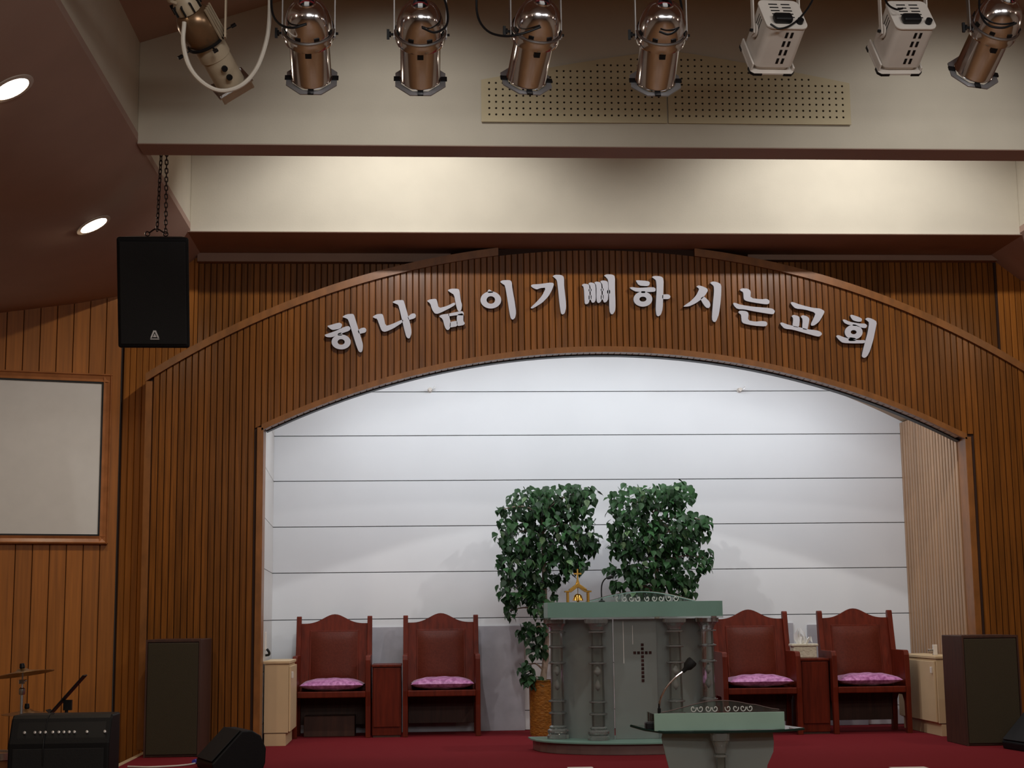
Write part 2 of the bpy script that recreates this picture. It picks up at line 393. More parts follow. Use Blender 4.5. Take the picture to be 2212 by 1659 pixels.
strip('trim_4', arch_in, XL - 0.02, XR + 0.02, 0.055, Y_ARCH - 0.022, Y_ARCH + 0.02, M_TRIM)
strip('trim_5', arch_in, XL + 0.01, XR - 0.01, 0.03, Y_ARCH + 0.118, Y_ARCH + 0.215, M_BLACK, off=-0.010)
for nme, xa, xb, zt in (('trim_6', XL - 0.06, XL, arch_in(XL) + .02), ('trim_7', XR, XR + 0.06, arch_in(XR) + .02), ('trim_8', OL, OL + 0.062, arch_out(OL) - 0.07)):
    b = MB(); b.box(xa, xb, Y_ARCH - 0.022, Y_ARCH + 0.2, 0, zt); o = b.build(nme, M_TRIM, bevel=0.004); o['kind'] = 'structure'

# ---- rear boarded wall, seen above the arch and beside it
rear = struct('wall_rear'); rear.location = (0, Y_REAR, 0)
x = -2.12
while x < 5.70:
    x1 = x + PITCH_P - GAP
    zb = min(arch_out(x), arch_out(x1)) - 0.16
    if zb < SOFF - 0.03: plank(x, x1, zb, zb, SOFF + .02, SOFF + .02, parent=rear)
    x += PITCH_P
b = MB(); b.box(-2.14, XL - 0.03, 0.0165, 0.10, 0, SOFF + .05); b.box(XR + 0.03, 5.72, 0.0165, 0.10, 0, SOFF + .05); b.box(XL - 0.03, XR + 0.03, 0.0165, 0.06, 4.05, SOFF + .05); b.build('backing', M_GROOVE, rear)
# ceiling profile of the side aisles (x, z), mirrored about the nave
MID = 1.765
PROF = [(-2.07, 4.64), (-2.38, 4.40), (-2.72, 4.215), (-3.2, 4.09), (-3.8, 3.97), (-4.8, 3.78), (-6.2, 3.55), (-8.4, 3.25)]
def aisle(x):
    if x > MID: x = 2 * MID - x
    for (xa, za), (xb, zb) in zip(PROF, PROF[1:]):
        if x >= xb: return za + (zb - za) * (xa - x) / (xa - xb)
    return PROF[-1][1]
for nme, xa, xb in (('wall_rear_west', -2.80, -2.12), ('wall_rear_east', 5.70, 7.2)):
    ws = struct(nme); ws.location = (0, Y_REAR - 0.03, 0); x = xa
    while x < xb - 0.03:
        x1 = min(x + PITCH_P - (.003 if xa < 0 else GAP), xb)
        plank(x, x1, -0.25 if xa < 0 else 0, -0.25 if xa < 0 else 0, min(aisle(x), SOFF), min(aisle(x1), SOFF), parent=ws, m=M_WIDE_LIT)  # narrow oak takes the lighter colour in place of stronger light here
        x += PITCH_P
    b = MB(); b.box(xa - .02, xb, 0.0165, 0.10, 0 if xa > 0 else -0.25, 4.6); b.build('backing', M_GROOVE, ws)
b = MB(); b.box(7.2, 10.8, Y_REAR - .03, Y_REAR + .07, HALL, 4.6); o = b.build('wall_north', M_PLAIN); o['kind'] = 'structure'
# ---- left wall of wide boards, turned a little towards the nave
ANG = math.atan2(0.85, 2.8)
lw = struct('wall_west'); lw.location = (-2.80, 14.36, 0); lw.rotation_euler = (0, 0, ANG)
for k in range(22):
    x1 = -k * 0.148 - 0.003; x0 = x1 - 0.142
    plank(x0, x1, -0.22, -0.22, aisle(-2.80 + x0 * math.cos(ANG)), aisle(-2.80 + x1 * math.cos(ANG)), depth=0.016, ch=0.003, m=M_WIDE_LIT, parent=lw)
b = MB(); b.box(-3.3, 0.0, 0.0145, 0.08, -0.22, 4.3); b.build('backing', M_GROOVE, lw)
# ---- white panelled wall of the alcove
bw = struct('wall_back'); bw.location = (0, Y_BACK, 0)
ZL = [0.0, 0.196, 0.666, 1.136, 1.612, 2.083, 2.556, 3.027, 3.490, 3.965, 4.2]
for za, zb in zip(ZL, ZL[1:]):
    b = MB(); b.box(-1.60, 5.22, 0, 0.018, za + 0.004, zb - 0.004); b.build('panel', M_WHITE, bw, bevel=0.002, seg=1)
b = MB(); b.box(-1.62, 5.24, 0.0185, 0.10, 0, 4.2); b.build('backing', mat('panel_joint', (0.22, 0.22, 0.23), 0.7, var=0.03), bw)
# ---- ribbed jambs of the alcove
for nme, xf, sg in (('wall_jamb_east', XR, 1), ('wall_jamb_west', XL, -1)):
    jw = struct(nme); k = 0; y = Y_ARCH + 0.205
    xt = (5.10 if sg > 0 else -1.515)
    if sg < 0:
        for za, zb in zip(ZL, ZL[1:]):
            if za > 3.2: break
            b = MB(); b.prism([(XL - .02, Y_ARCH + .205), (XL, Y_ARCH + .205), (-1.513, Y_BACK - .002), (-1.533, Y_BACK - .002)], za + .003, min(zb - .003, 3.25), 'xyz'); b.build('panel', M_JAMB, jw)
    while sg > 0 and y < Y_BACK - 0.02:
        y1 = min(y + 0.062, Y_BACK - 0.002)
        t = (y - Y_ARCH) / (Y_BACK - Y_ARCH); xx = xf + (xt - xf) * t
        b = MB(); b.box(min(xx, xx + sg * 0.02), max(xx, xx + sg * 0.02), y, y1, 0, arch_in(XR if sg > 0 else XL) + 0.37)
        b.build('slat', M_SLAT, jw, bevel=0.004, seg=1); y += 0.0755
    b = MB(); b.box(min(xf + sg * (.02 if sg > 0 else .09), xf + sg * .14), max(xf + sg * (.02 if sg > 0 else .09), xf + sg * .14), Y_ARCH + .2, Y_BACK + .1, 0, 3.6)
    b.build('backing', M_GROOVE, jw)
# ---- alcove ceiling, arched, higher than the front arch
strip('ceiling_alcove', lambda x: arch_in(x) + 0.36, XL - 0.1, XR + 0.1, 0.05, Y_ARCH + 0.20, Y_BACK + 0.02, mat('alcove_ceiling_board', (0.38, 0.26, 0.16), 0.5, var=0.1, scale=(6, 6, 6)))

# ---- bulkheads and coffered ceiling
XB0, XB1 = -2.075, 5.605
def gable(x): return 5.40 + 0.34 * (3.84 - abs(x - MID))
def bulk(name, y0, y1, zbot):
    b = MB()
    b.prism([(XB0, zbot), (XB1, zbot), (XB1, 5.42), (MID, gable(MID) + .02), (XB0, 5.42)], y0, y1, 'xzy')
    o = b.build(name, M_CREAM, bevel=0.004); o['kind'] = 'structure'; return o
bulk('wall_bulkhead_1', 11.0, 11.28, SOFF + 0.004)
bulk('wall_bulkhead_2', 13.6, 14.62, SOFF + 0.004)
bulk('wall_added_shade_beam', 5.0, 5.28, SOFF + 0.004)  # unseen beam added to shade the top of the first bulkhead
# painted soffits under the bulkheads
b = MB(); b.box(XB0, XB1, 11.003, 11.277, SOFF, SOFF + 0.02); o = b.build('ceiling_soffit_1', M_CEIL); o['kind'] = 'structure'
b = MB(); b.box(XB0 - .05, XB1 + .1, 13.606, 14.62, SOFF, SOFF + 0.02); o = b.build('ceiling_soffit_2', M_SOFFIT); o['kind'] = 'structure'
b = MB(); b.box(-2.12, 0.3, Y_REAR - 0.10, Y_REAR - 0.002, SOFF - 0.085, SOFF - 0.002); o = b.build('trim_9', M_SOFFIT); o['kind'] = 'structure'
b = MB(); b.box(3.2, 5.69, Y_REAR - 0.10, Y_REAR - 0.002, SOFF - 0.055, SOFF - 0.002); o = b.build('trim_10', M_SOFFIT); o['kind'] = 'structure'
# side cheeks of the coffer
for nme, xa, xb in (('wall_cheek_west', XB0 - 0.12, XB0), ('wall_cheek_east', XB1, XB1 + 0.12)):
    b = MB(); b.box(xa, xb, -8.0, 14.62, SOFF + 0.022, 5.45); o = b.build(nme, M_CREAM); o['kind'] = 'structure'
# gabled coffer ceiling
b = MB(); b.prism([(XB0 - .12, 5.36), (MID, gable(MID) - .04), (XB1 + .12, 5.36), (XB1 + .12, 5.46), (MID, gable(MID) + .06), (XB0 - .12, 5.46)], -8.0, 14.62, 'xzy')
o = b.build('ceiling', M_CEIL); o['kind'] = 'structure'
# sloping aisle ceilings
for nme, fx in (('ceiling_west', lambda x: x), ('ceiling_east', lambda x: 2 * MID - x)):
    b = MB(); pr = [(fx(x), z) for x, z in PROF]; b.prism(pr + [(x, z + 0.06) for x, z in pr[::-1]], -8.0, 14.6, 'xzy')
    o = b.build(nme, M_CEIL, smooth=True); o['kind'] = 'structure'

# ================================================================== THINGS
# ---- recessed downlights in the aisle ceilings
def downlight(x, y, label, vis=True, power=70):
    slope = math.atan2(aisle(x + .12) - aisle(x - .12), 0.24)
    t = thing('ceiling_downlight', label, 'light', (x, y, aisle(x) - 0.004), 0, 'round downlights in the aisle ceiling')
    t.rotation_euler = (0, -slope, 0)
    b = MB(); b.lathe([(0.112, -0.006), (0.145, -0.004), (0.145, 0.002), (0.112, 0.004), (0.112, -0.006)], 32, close=False); b.build('ring', M_RING, t, smooth=True)
    b = MB(); b.lathe([(0, -0.007), (0.07, -0.006), (0.111, -0.003)], 32, close=False); b.build('lamp', M_LAMP, t, smooth=True)
    spot('downlight_lamp', (x, y, aisle(x) - 0.06), (x, y, -1), power, WARM, 174, 0.85, 0.08)
downlight(-2.60, 12.05, 'lit round downlight in brown ceiling beside the hanging loudspeaker', power=54)
downlight(-2.47, 9.05, 'lit round downlight in brown ceiling, cut by the photo edge', power=54)
for nth, y in (('third', 6.0), ('fourth', 3.0), ('fifth', 0.0)):
    downlight(-2.5, y, nth + ' round downlight of the west aisle ceiling, beyond the photo', power=54)
for nth, y in (('first', 12.05), ('second', 9.05), ('third', 6.0), ('fourth', 3.0), ('fifth', 0.0)):
    downlight(6.03, y, nth + ' round downlight of the east aisle ceiling, beyond the photo', power=54)

# ---- letters of the arch sign: strokes traced in photo pixels, stood on the arch plane
SIGN = [
 ('하', 'white raised Hangul letter, first at the low west end of the arch sign', (690, 580, 7.1355), [
  [(115,885),(165,872),(300,832),(345,850),(350,880),(325,925),(215,948),(180,940)],
  [(75,1025),(110,1010),(230,970),(400,893),(455,887),(480,920),(465,958),(330,1005),(190,1062),(110,1058)],
  [(285,1000),(340,985),(360,1030),(280,1035)], ('ring', 335, 1132, 148, 115, 55, 43),
  [(345,745),(420,705),(515,697),(535,720),(560,800),(640,1060),(672,1170),(665,1265),(640,1295),(605,1280),(570,1195),(510,1000),(445,790),(415,768)],
  [(590,955),(640,918),(700,910),(725,940),(715,985),(610,1010)]]),
 ('나', 'white raised Hangul letter, second from the low west end of the arch sign', (690, 580, 7.1355), [
  [(815,745),(880,705),(965,697),(985,725),(1020,885),(1100,865),(1290,780),(1285,830),(1130,930),(1010,980),(960,960),(935,900),(890,775),(860,770)],
  [(1120,520),(1180,488),(1290,485),(1305,510),(1370,740),(1415,920),(1420,1000),(1395,1070),(1370,1080),(1340,1055),(1310,950),(1240,650),(1215,560),(1180,545)],
  [(1360,745),(1420,695),(1470,690),(1490,725),(1475,765),(1375,795)]]),
 ('님', 'white raised Hangul letter with square box at foot, third in the arch sign', (680, 560, 3.45625), [
  [(835,310),(865,298),(905,295),(913,310),(925,365),(985,350),(1045,320),(1050,340),(1000,370),(920,408),(895,405),(875,375),(862,330)],
  [(990,232),(1015,220),(1070,220),(1080,232),(1090,310),(1100,340),(1095,375),(1080,395),(1065,380),(1055,345),(1040,265),(1015,250)],
  [(925,425),(950,412),(1003,406),(1003,425),(1015,470),(1012,508),(1000,528),(985,528),(970,505),(955,445)],
  [(996,406),(1050,395),(1100,386),(1113,400),(1110,420),(1060,417),(1000,427)],
  [(1060,412),(1110,402),(1108,460),(1122,478),(1110,492),(1060,500)],
  [(1010,468),(1064,458),(1066,500),(1006,511)]]),
 ('이', 'white raised Hangul letter of one ring and one upright stroke, fourth in sign', (1000, 580, 7.1355), [
  ('ring', 430, 485, 160, 132, 66, 58), [(380,345),(405,320),(440,345),(475,372),(385,378)],
  [(570,205),(610,180),(720,178),(752,200),(760,300),(800,520),(820,680),(805,760),(770,790),(740,775),(720,700),(690,500),(650,260),(610,235)]]),
 ('기', 'white raised Hangul letter with sickle stroke and upright, fifth in the arch sign', (1000, 580, 7.1355), [
  [(1045,270),(1065,245),(1180,240),(1330,218),(1385,220),(1405,240),(1370,340),(1310,440),(1220,530),(1080,615),(1045,615),(1050,595),(1130,520),(1220,420),(1280,295),(1200,300),(1140,325),(1080,300)],
  [(1380,120),(1420,95),(1520,100),(1558,130),(1560,280),(1585,480),(1592,600),(1570,690),(1535,712),(1510,690),(1490,560),(1465,300),(1450,180),(1415,145)]]),
 ('뻐', 'white raised Hangul letter of four close-set bars and upright, at the arch crown', (1240, 580, 7.1355), [
  [(118,255),(150,233),(215,240),(238,265),(240,500),(215,545),(180,552),(163,530),(153,290)],
  [(218,233),(250,213),(300,222),(332,250),(338,480),(315,522),(280,530),(258,490),(256,270)],
  [(310,213),(350,201),(400,210),(424,245),(426,490),(400,525),(370,534),(347,500),(347,260)],
  [(400,198),(440,183),(500,190),(527,220),(528,470),(500,515),(465,527),(444,490),(443,250)],
  [(225,315),(270,310),(270,350),(225,355)], [(225,412),(270,405),(270,480),(225,485)],
  [(412,310),(455,305),(455,345),(412,350)], [(412,408),(455,402),(455,475),(412,482)],
  [(510,332),(556,330),(556,390),(510,386)],
  [(460,110),(500,88),(590,92),(632,120),(630,300),(640,560),(635,650),(600,705),(570,705),(545,650),(540,400),(530,180),(490,130)]]),
 ('하', 'white raised Hangul letter with ring under two bars, just east of the arch crown', (1240, 580, 7.1355), [
  [(950,185),(980,180),(1140,193),(1170,215),(1160,260),(1120,272),(1000,262)],
  [(855,295),(890,285),(1000,300),(1220,285),(1260,310),(1255,350),(1220,362),(960,360),(890,325)],
  [(1035,350),(1098,350),(1098,378),(1035,378)], ('ring', 1062, 472, 145, 116, 55, 38),
  [(1198,130),(1240,113),(1340,120),(1382,155),(1375,400),(1368,620),(1340,710),(1300,740),(1270,720),(1258,620),(1275,300),(1265,180),(1230,155)],
  [(1360,400),(1460,397),(1490,430),(1470,470),(1360,472)]]),
 ('시', 'white raised Hangul letter of forked legs beside an upright, eighth in the sign', (1460, 580, 7.1355), [
  [(315,280),(345,260),(400,270),(480,305),(495,340),(460,400),(400,470),(300,540),(200,585),(115,590),(130,570),(220,510),(310,420),(360,320),(345,300)],
  [(375,465),(430,425),(520,510),(535,570),(510,610),(470,605),(430,560)],
  [(525,220),(570,198),(640,210),(700,245),(700,380),(685,560),(665,700),(620,820),(580,825),(555,780),(565,600),(590,350),(585,270),(555,245)]]),
 ('는', 'white raised Hangul letter of three stacked level strokes, ninth in the arch sign', (1460, 580, 7.1355), [
  [(985,325),(1020,305),(1110,310),(1155,345),(1150,455),(1320,475),(1400,465),(1445,495),(1440,540),(1400,555),(1200,525),(1080,500),(1045,470),(1040,365),(1000,345)],
  [(880,535),(905,525),(1000,560),(1200,590),(1400,605),(1490,618),(1530,655),(1510,700),(1470,705),(1200,660),(1060,630),(950,625),(900,580)],
  [(960,668),(990,648),(1080,655),(1122,685),(1110,800),(1230,820),(1330,808),(1400,820),(1412,860),(1385,895),(1200,880),(1050,850),(1015,820),(1005,710),(975,690)]]),
 ('교', 'white raised Hangul letter with hooked top over a footed bar, tenth in sign', (1650, 600, 7.1355), [
  [(410,385),(440,370),(560,415),(760,465),(860,472),(920,500),(938,525),(900,600),(850,680),(780,735),(730,740),(725,710),(770,620),(800,540),(640,490),(490,475),(440,430)],
  [(425,590),(460,570),(520,585),(555,610),(545,770),(440,750),(455,625)],
  [(565,595),(600,575),(660,590),(705,625),(690,720),(670,805),(590,790),(600,640)],
  [(250,700),(275,685),(380,725),(560,765),(680,795),(820,810),(880,835),(900,870),(860,905),(820,905),(640,855),(450,800),(320,785),(270,735)]]),
 ('회', 'white raised Hangul letter, last at the low east end of the arch sign', (1650, 600, 7.1355), [
  [(1330,580),(1355,567),(1480,610),(1515,635),(1505,675),(1460,680),(1380,660),(1345,620)],
  [(1212,650),(1235,638),(1330,680),(1480,705),(1560,705),(1595,735),(1575,775),(1530,775),(1400,735),(1300,725),(1240,695)],
  [(1370,715),(1428,725),(1430,745),(1370,740)], ('ring', 1385, 838, 138, 112, 45, 32),
  [(1315,915),(1420,930),(1420,975),(1300,975)],
  [(1110,900),(1145,880),(1230,915),(1320,940),(1440,962),(1570,960),(1560,1010),(1400,1012),(1220,1005),(1170,970)],
  [(1560,635),(1600,612),(1680,635),(1745,680),(1720,800),(1690,950),(1640,1120),(1590,1215),(1545,1238),(1510,1215),(1520,1150),(1555,1010),(1600,850),(1625,690),(1590,660)]]),
]
YF = Y_ARCH - 0.048
for ch_, lab, (ox, oy, sc), strokes in SIGN:
    allp = [at(ox + p[0] / sc, oy + p[1] / sc, YF) for s_ in strokes if s_[0] != 'ring' for p in s_]
    c = Vector((sum(p.x for p in allp) / len(allp), Y_ARCH, min(p.z for p in allp)))
    root = thing('sign_letter', lab, 'letter', c, 0, 'raised white letters of the arch sign')
    face, edge = MB(), MB()
    for s_ in strokes:
        if s_[0] == 'ring':
            _, cx_, cy_, rx, ry, ix, iy = s_
            P = lambda rx_, ry_, k: at(ox + (cx_ + rx_ * math.cos(k)) / sc, oy + (cy_ + ry_ * math.sin(k)) / sc, YF)
            n = 32
            for i in range(n):
                a0, a1 = 2 * PI * i / n, 2 * PI * (i + 1) / n
                q = [P(rx, ry, a0), P(rx, ry, a1), P(ix, iy, a1), P(ix, iy, a0)]
                q = [(p.x - c.x, p.z - c.z) for p in q]
                face.prism(q, -0.048, -0.042); edge.prism(q, -0.042, -0.0)
        else:
            q = [at(ox + p[0] / sc, oy + p[1] / sc, YF) for p in s_]
            q = [(p.x - c.x, p.z - c.z) for p in q]
            q = chaikin(q, 1)
            face.prism(q, -0.048, -0.042); edge.prism(q, -0.042, -0.0)
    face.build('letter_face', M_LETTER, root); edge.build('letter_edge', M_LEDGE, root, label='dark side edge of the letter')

# ---- perforated boards on the bulkhead: real holes
def pegboard(x0, x1, top, label):
    cu = bpy.data.curves.new('c', 'CURVE'); cu.dimensions = '2D'; cu.fill_mode = 'BOTH'; cu.extrude = 0.005
    def poly(pts):
        sp = cu.splines.new('POLY'); sp.points.add(len(pts) - 1); sp.use_cyclic_u = True
        for p, q in zip(sp.points, pts): p.co = (q[0], q[1], 0, 1)
    n = 14
    poly([(x0, 4.805), (x1, 4.805)] + [(x1 + (x0 - x1) * i / n, top(x1 + (x0 - x1) * i / n)) for i in range(n + 1)])
    px_ = 0.0512; nx = int((x1 - x0 - 0.05) / px_); off = ((x1 - x0) - (nx - 1) * px_) / 2
    for i in range(nx):
        hx = x0 + off + i * px_
        for j in range(14):
            hz = 4.862 + j * 0.0492
            if hz > top(hx) - 0.035: break
            poly([(hx + 0.0085 * math.cos(2 * PI * k / 8), hz + 0.0085 * math.sin(2 * PI * k / 8)) for k in range(8)])
    tmp = bpy.data.objects.new('tmp', cu); COL.objects.link(tmp)
    me = bpy.data.meshes.new_from_object(tmp.evaluated_get(bpy.context.evaluated_depsgraph_get()))
    bpy.data.objects.remove(tmp); me.materials.clear(); me.materials.append(M_PEG)
    xm = (x0 + x1) / 2
    t = thing('perforated_board', label, 'board', (xm, 11.0, 4.80), 0, 'perforated boards on the bulkhead')
    o = bpy.data.objects.new('board', me); COL.objects.link(o); o.parent = t; o.rotation_euler = (PI / 2, 0, 0); o.location = (-xm, -0.016, -4.80)
    b = MB(); b.prism([(x0 - xm + .012, 0.012), (x1 - xm - .012, 0.012)] + [(x1 - xm - .012 + (x0 - x1 + .024) * i / n, top(x1 + (x0 - x1) * i / n) - 4.812) for i in range(n + 1)], -0.0095, -0.001)
    b.build('backing', M_HOLE, t)
def peg_top(x):
    d = abs(x - 1.868) / 1.40; return 5.378 - 0.245 * d ** 1.15
pegboard(0.463, 1.862, peg_top, 'western of two perforated tan boards on the cream bulkhead')
pegboard(1.872, 3.268, peg_top, 'eastern of two perforated tan boards on the cream bulkhead')

# ---- projection screen on the left wall
p1 = at(213, 822, 14.16)
sc_ = thing('projection_screen', 'framed blank grey projection screen hanging on the wide boarded wall', 'screen', (-2.80, 14.36, 1.80)); sc_.rotation_euler = (0, 0, ANG)
W0, W1, H0, H1 = -3.2, -0.085, 0.045, 1.625
b = MB(); b.box(W0, W1 - 0.085, -0.035, -0.028, H0 + .085, H1 - .085); b.build('screen_surface', M_SCREEN, sc_)
b = MB()
b.box(W0, W1 - .07, -0.045, -0.02, H1 - .09, H1 - .07); b.box(W0, W1 - .07, -0.045, -0.02, H0 + .07, H0 + .09); b.box(W1 - .09, W1 - .07, -0.045, -0.02, H0 + .07, H1 - .07)
b.build('black_border', M_BLACK, sc_)
def moulding(nm, horiz, a0, a1, z, inward):
    b = MB(); prof = [(0, 0), (0, -.05), (.012, -.062), (.02, -.05), (.05, -.038), (.075, -.05), (.075, 0)]
    pr = [(z + inward * d, y) for d, y in prof]
    if horiz: b.prism(pr, a0, a1, 'zyx')
    else: b.prism(pr, a0, a1, 'xyz')
    b.build(nm, M_FRAME, sc_)
moulding('frame_top', True, W0, W1, H1, -1); moulding('frame_bottom', True, W0, W1, H0, 1); moulding('frame_side', False, H0 + .001, H1 - .001, W1, -1)

# ---- hanging loudspeaker and its chains
SW, SH, SD = 0.555, 0.86, 0.42
top_c = at(329, 512, 11.62)
sp = thing('hanging_loudspeaker', 'black loudspeaker with silver badge hanging on chains from the ceiling', 'speaker', (top_c.x, 11.62, top_c.z)); sp.rotation_euler = (rad(15), 0, rad(1.5))
b = MB(); b.prism([(-SW / 2, 0), (SW / 2, 0), (SW / 2 - .09, SD), (-SW / 2 + .09, SD)], -SH, 0, 'xyz'); b.build('cabinet', M_BLACKV, sp, bevel=0.02, seg=3)
b = MB(); b.box(-SW / 2 + .025, SW / 2 - .025, -0.012, 0.004, -SH + .03, -0.035); b.build('grille', M_GRILLE, sp, bevel=0.006)
# badge: triangle letter A with open middle
bz = -SH + 0.105; bx = 0.01
b = MB()
b.prism([(bx - .034, bz - .024), (bx - .022, bz - .024), (bx - .002, bz + .022), (bx + .002, bz + .022), (bx + .022, bz - .024), (bx + .034, bz - .024), (bx + .010, bz + .034), (bx - .010, bz + .034)], -0.019, -0.012)
b.prism([(bx - .014, bz - .018), (bx + .014, bz - .018), (bx, bz + .010)], -0.019, -0.012)
b.box(bx - .034, bx + .034, -0.019, -0.012, bz - .036, bz - .029)
b.build('badge', M_LOGO, sp, label='silver triangular letter A badge')
for dx in (-0.055, 0.085):
    b = MB(); b.tube([(dx + .017 * math.cos(k * PI / 8), 0.12, 0.022 + .017 * math.sin(k * PI / 8)) for k in range(17)], 0.005, 6, cap=False)
    b.tube([(dx, 0.12, -0.005), (dx, 0.12, 0.01)], 0.006, 6); b.build('eyebolt', M_CHAIN, sp, smooth=True)
b = MB(); b.tube(smoothpath([(-0.04, 0.12, 0.03), (0.0, 0.12, 0.058), (0.03, 0.12, 0.058), (0.075, 0.12, 0.03)], 5), 0.006, 6); b.build('sling', M_CHAIN, sp, smooth=True)
bpy.context.view_layer.update()
lm = MB(); lr = 0.0042
pts = [(0, 0, 0)]; L_, W_ = 0.022, 0.011
pth = [(W_ * math.cos(a), 0, (L_ - W_) * (1 if math.sin(a) > 0 else -1) + W_ * math.sin(a)) for a in [PI * k / 6 for k in range(12)]]
lm.tube(pth + [pth[0]], lr, 6, cap=False)
link_o = lm.build('link', M_CHAIN, None, smooth=True); link_me = link_o.data; bpy.data.objects.remove(link_o)
def chain(p0, p1, label):
    p0, p1 = Vector(p0), Vector(p1); d = p1 - p0; n = int(d.length / 0.034)
    t = thing('hanging_chain', label, 'chain', p0, 0, 'chains holding the loudspeaker')
    q = d.to_track_quat('Z', 'Y').to_matrix().to_4x4()
    for k in range(n + 1):
        o = inst('link', link_me, t); o.matrix_local = Matrix.Translation(d * (k / n)) @ q @ Rz(PI / 2 * (k % 2) + 0.4)
s0 = sp.matrix_world @ Vector((0.02, 0.12, 0.062)); s1 = sp.matrix_world @ Vector((0.085, 0.12, 0.045))
chain(s0, (s0.x + .045, s0.y - .05, 5.35), 'dark chain with loose links rising from the loudspeaker sling')
chain(s1, (s1.x - .005, s1.y - .03, 5.35), 'straight dark chain rising from the loudspeaker outer eyebolt')

# ---- throne chairs
def make_chair(label):
    t = thing('pulpit_chair', label, 'chair', (0, 0, 0), 0, 'carved wooden pulpit chairs')
    W = 0.355
    side = [(-.29, 0), (-.29, .30), (-.30, .44), (-.29, .74), (-.275, .775), (-.25, .785), (.11, .785), (.155, .98), (.19, 1.155), (.205, 1.17), (.235, 1.17), (.25, 1.15), (.22, .8), (.20, .4), (.23, 0), (.165, 0), (.14, .30), (.08, .36), (-.17, .36), (-.22, .30), (-.235, 0)]
    for s in (-1, 1):
        b = MB(); b.prism(side, s * W - .024, s * W + .024, 'yzx'); b.build('side_panel', M_CHAIR, t, bevel=0.007)
    # back board with a curved crest, leaning back with the posts
    pts = [(-W + .024, .42), (W - .024, .42)]
    for i in range(25):
        u = 1 - 2 * i / 24; z = 1.085 + 0.105 * math.exp(-(u / 0.48) ** 2) + 0.012 * u * u
        pts.append((u * (W - .024), z))
    sh = Matrix.Identity(4); sh[1][2] = 0.20
    b = MB(); b.prism(pts, 0.005, 0.035, 'xzy', mx=sh); b.build('back_board', M_CHAIR, t, bevel=0.004)
    b = MB(); b.box(-.245, .245, -.005, 0.012, .50, 1.03, mx=sh); b.build('back_frame', M_CHAIR, t, bevel=0.004)
    b = MB(); b.box(-W + .026, W - .026, .165, .185, .10, .40); b.build('shade_skirt', M_CABWOOD, t, bevel=.003)  # dark board added to deepen the shade under the seat
    # padded leather
    b = MB(); N = 12
    g = [[b.bm.verts.new((-.232 + .464 * i / N, -.006 - .030 * (1 - abs(2 * i / N - 1) ** 4) * (1 - abs(2 * j / N - 1) ** 6) + .20 * (.515 + .50 * j / N), .515 + .50 * j / N)) for j in range(N + 1)] for i in range(N + 1)]
    for i in range(N):
        for j in range(N): b.bm.faces.new((g[i][j], g[i + 1][j], g[i + 1][j + 1], g[i][j + 1]))
    b.build('back_pad', M_LEATHER, t, smooth=True, label='brown leather back pad')
    b = MB(); b.box(-W + .024, W - .024, -.27, .10, .405, .44); b.build('seat', M_CHAIR, t, bevel=0.004)
    b = MB(); b.box(-W + .024, W - .024, -.305, -.272, .385, .445); b.build('seat_rail', M_CHAIR, t, bevel=0.008)
    return t
def make_cushion():
    b = MB(); NX, NY = 28, 20; a, d, h = .335, .215, .062
    rows = {}
    for s in (1, -1):
        for i in range(NX + 1):
            for j in range(NY + 1):
                u, v = -1 + 2 * i / NX, -1 + 2 * j / NY
                e = max(0.0, (1 - abs(u) ** 2.6)) ** .5 * max(0.0, (1 - abs(v) ** 2.6)) ** .5
                px = u * a * (1 - .05 * (1 - abs(v))); py = v * d * (1 - .05 * (1 - abs(u)))
                wr = 0.006 * math.sin(9 * u + 4 * v) * math.sin(7 * v - 3 * u) * e
                edge = i in (0, NX) or j in (0, NY)
                key = (i, j, 0 if edge else s)
                if key not in rows: rows[key] = b.bm.verts.new((px, py, h + s * h * e * (1.0 if s > 0 else .97) + wr))
        for i in range(NX):
            for j in range(NY):
                q = [rows[(ii, jj, 0 if (ii in (0, NX) or jj in (0, NY)) else s)] for ii, jj in ((i, j), (i + 1, j), (i + 1, j + 1), (i, j + 1))]
                b.bm.faces.new(q)
    o = b.build('seat_cushion', M_CUSH, None, smooth=True)
    return o
CH = [(723, 15.50, 'wooden throne chair nearest the beige cabinet at the west jamb', 'purple brocade cushion on the westernmost throne chair'),
      (952, 15.50, 'wooden throne chair between dark side table and gold tree pot', 'purple brocade cushion on the throne chair nearest the gold pot'),
      (1618, 15.02, 'wooden throne chair half hidden behind the glass pulpit', 'purple brocade cushion on the throne chair behind the pulpit'),
      (1845, 15.02, 'wooden throne chair beside the tissue box and east beige cabinet', 'purple brocade cushion on the easternmost throne chair')]
chair0 = make_chair(CH[0][2]); cush0 = make_cushion(); tag(cush0, CH[0][3], 'cushion', 'purple seat cushions')
CHX = []
for i, (px, Y, l1, l2) in enumerate(CH):
    c = chair0 if i == 0 else copy_tree(chair0); x = at(px, 1340, Y + .22).x
    c.location = (x, Y, 0); c['label'] = l1; CHX.append(x)
    q = cush0 if i == 0 else copy_tree(cush0); q.location = (x + (.0, .01, .0, .008)[i], Y - .085, .441); q['label'] = l2
    q.rotation_euler = (0, 0, (0.0, PI, 0.02, PI - .02)[i]); q.scale = (.93, .93, 1)

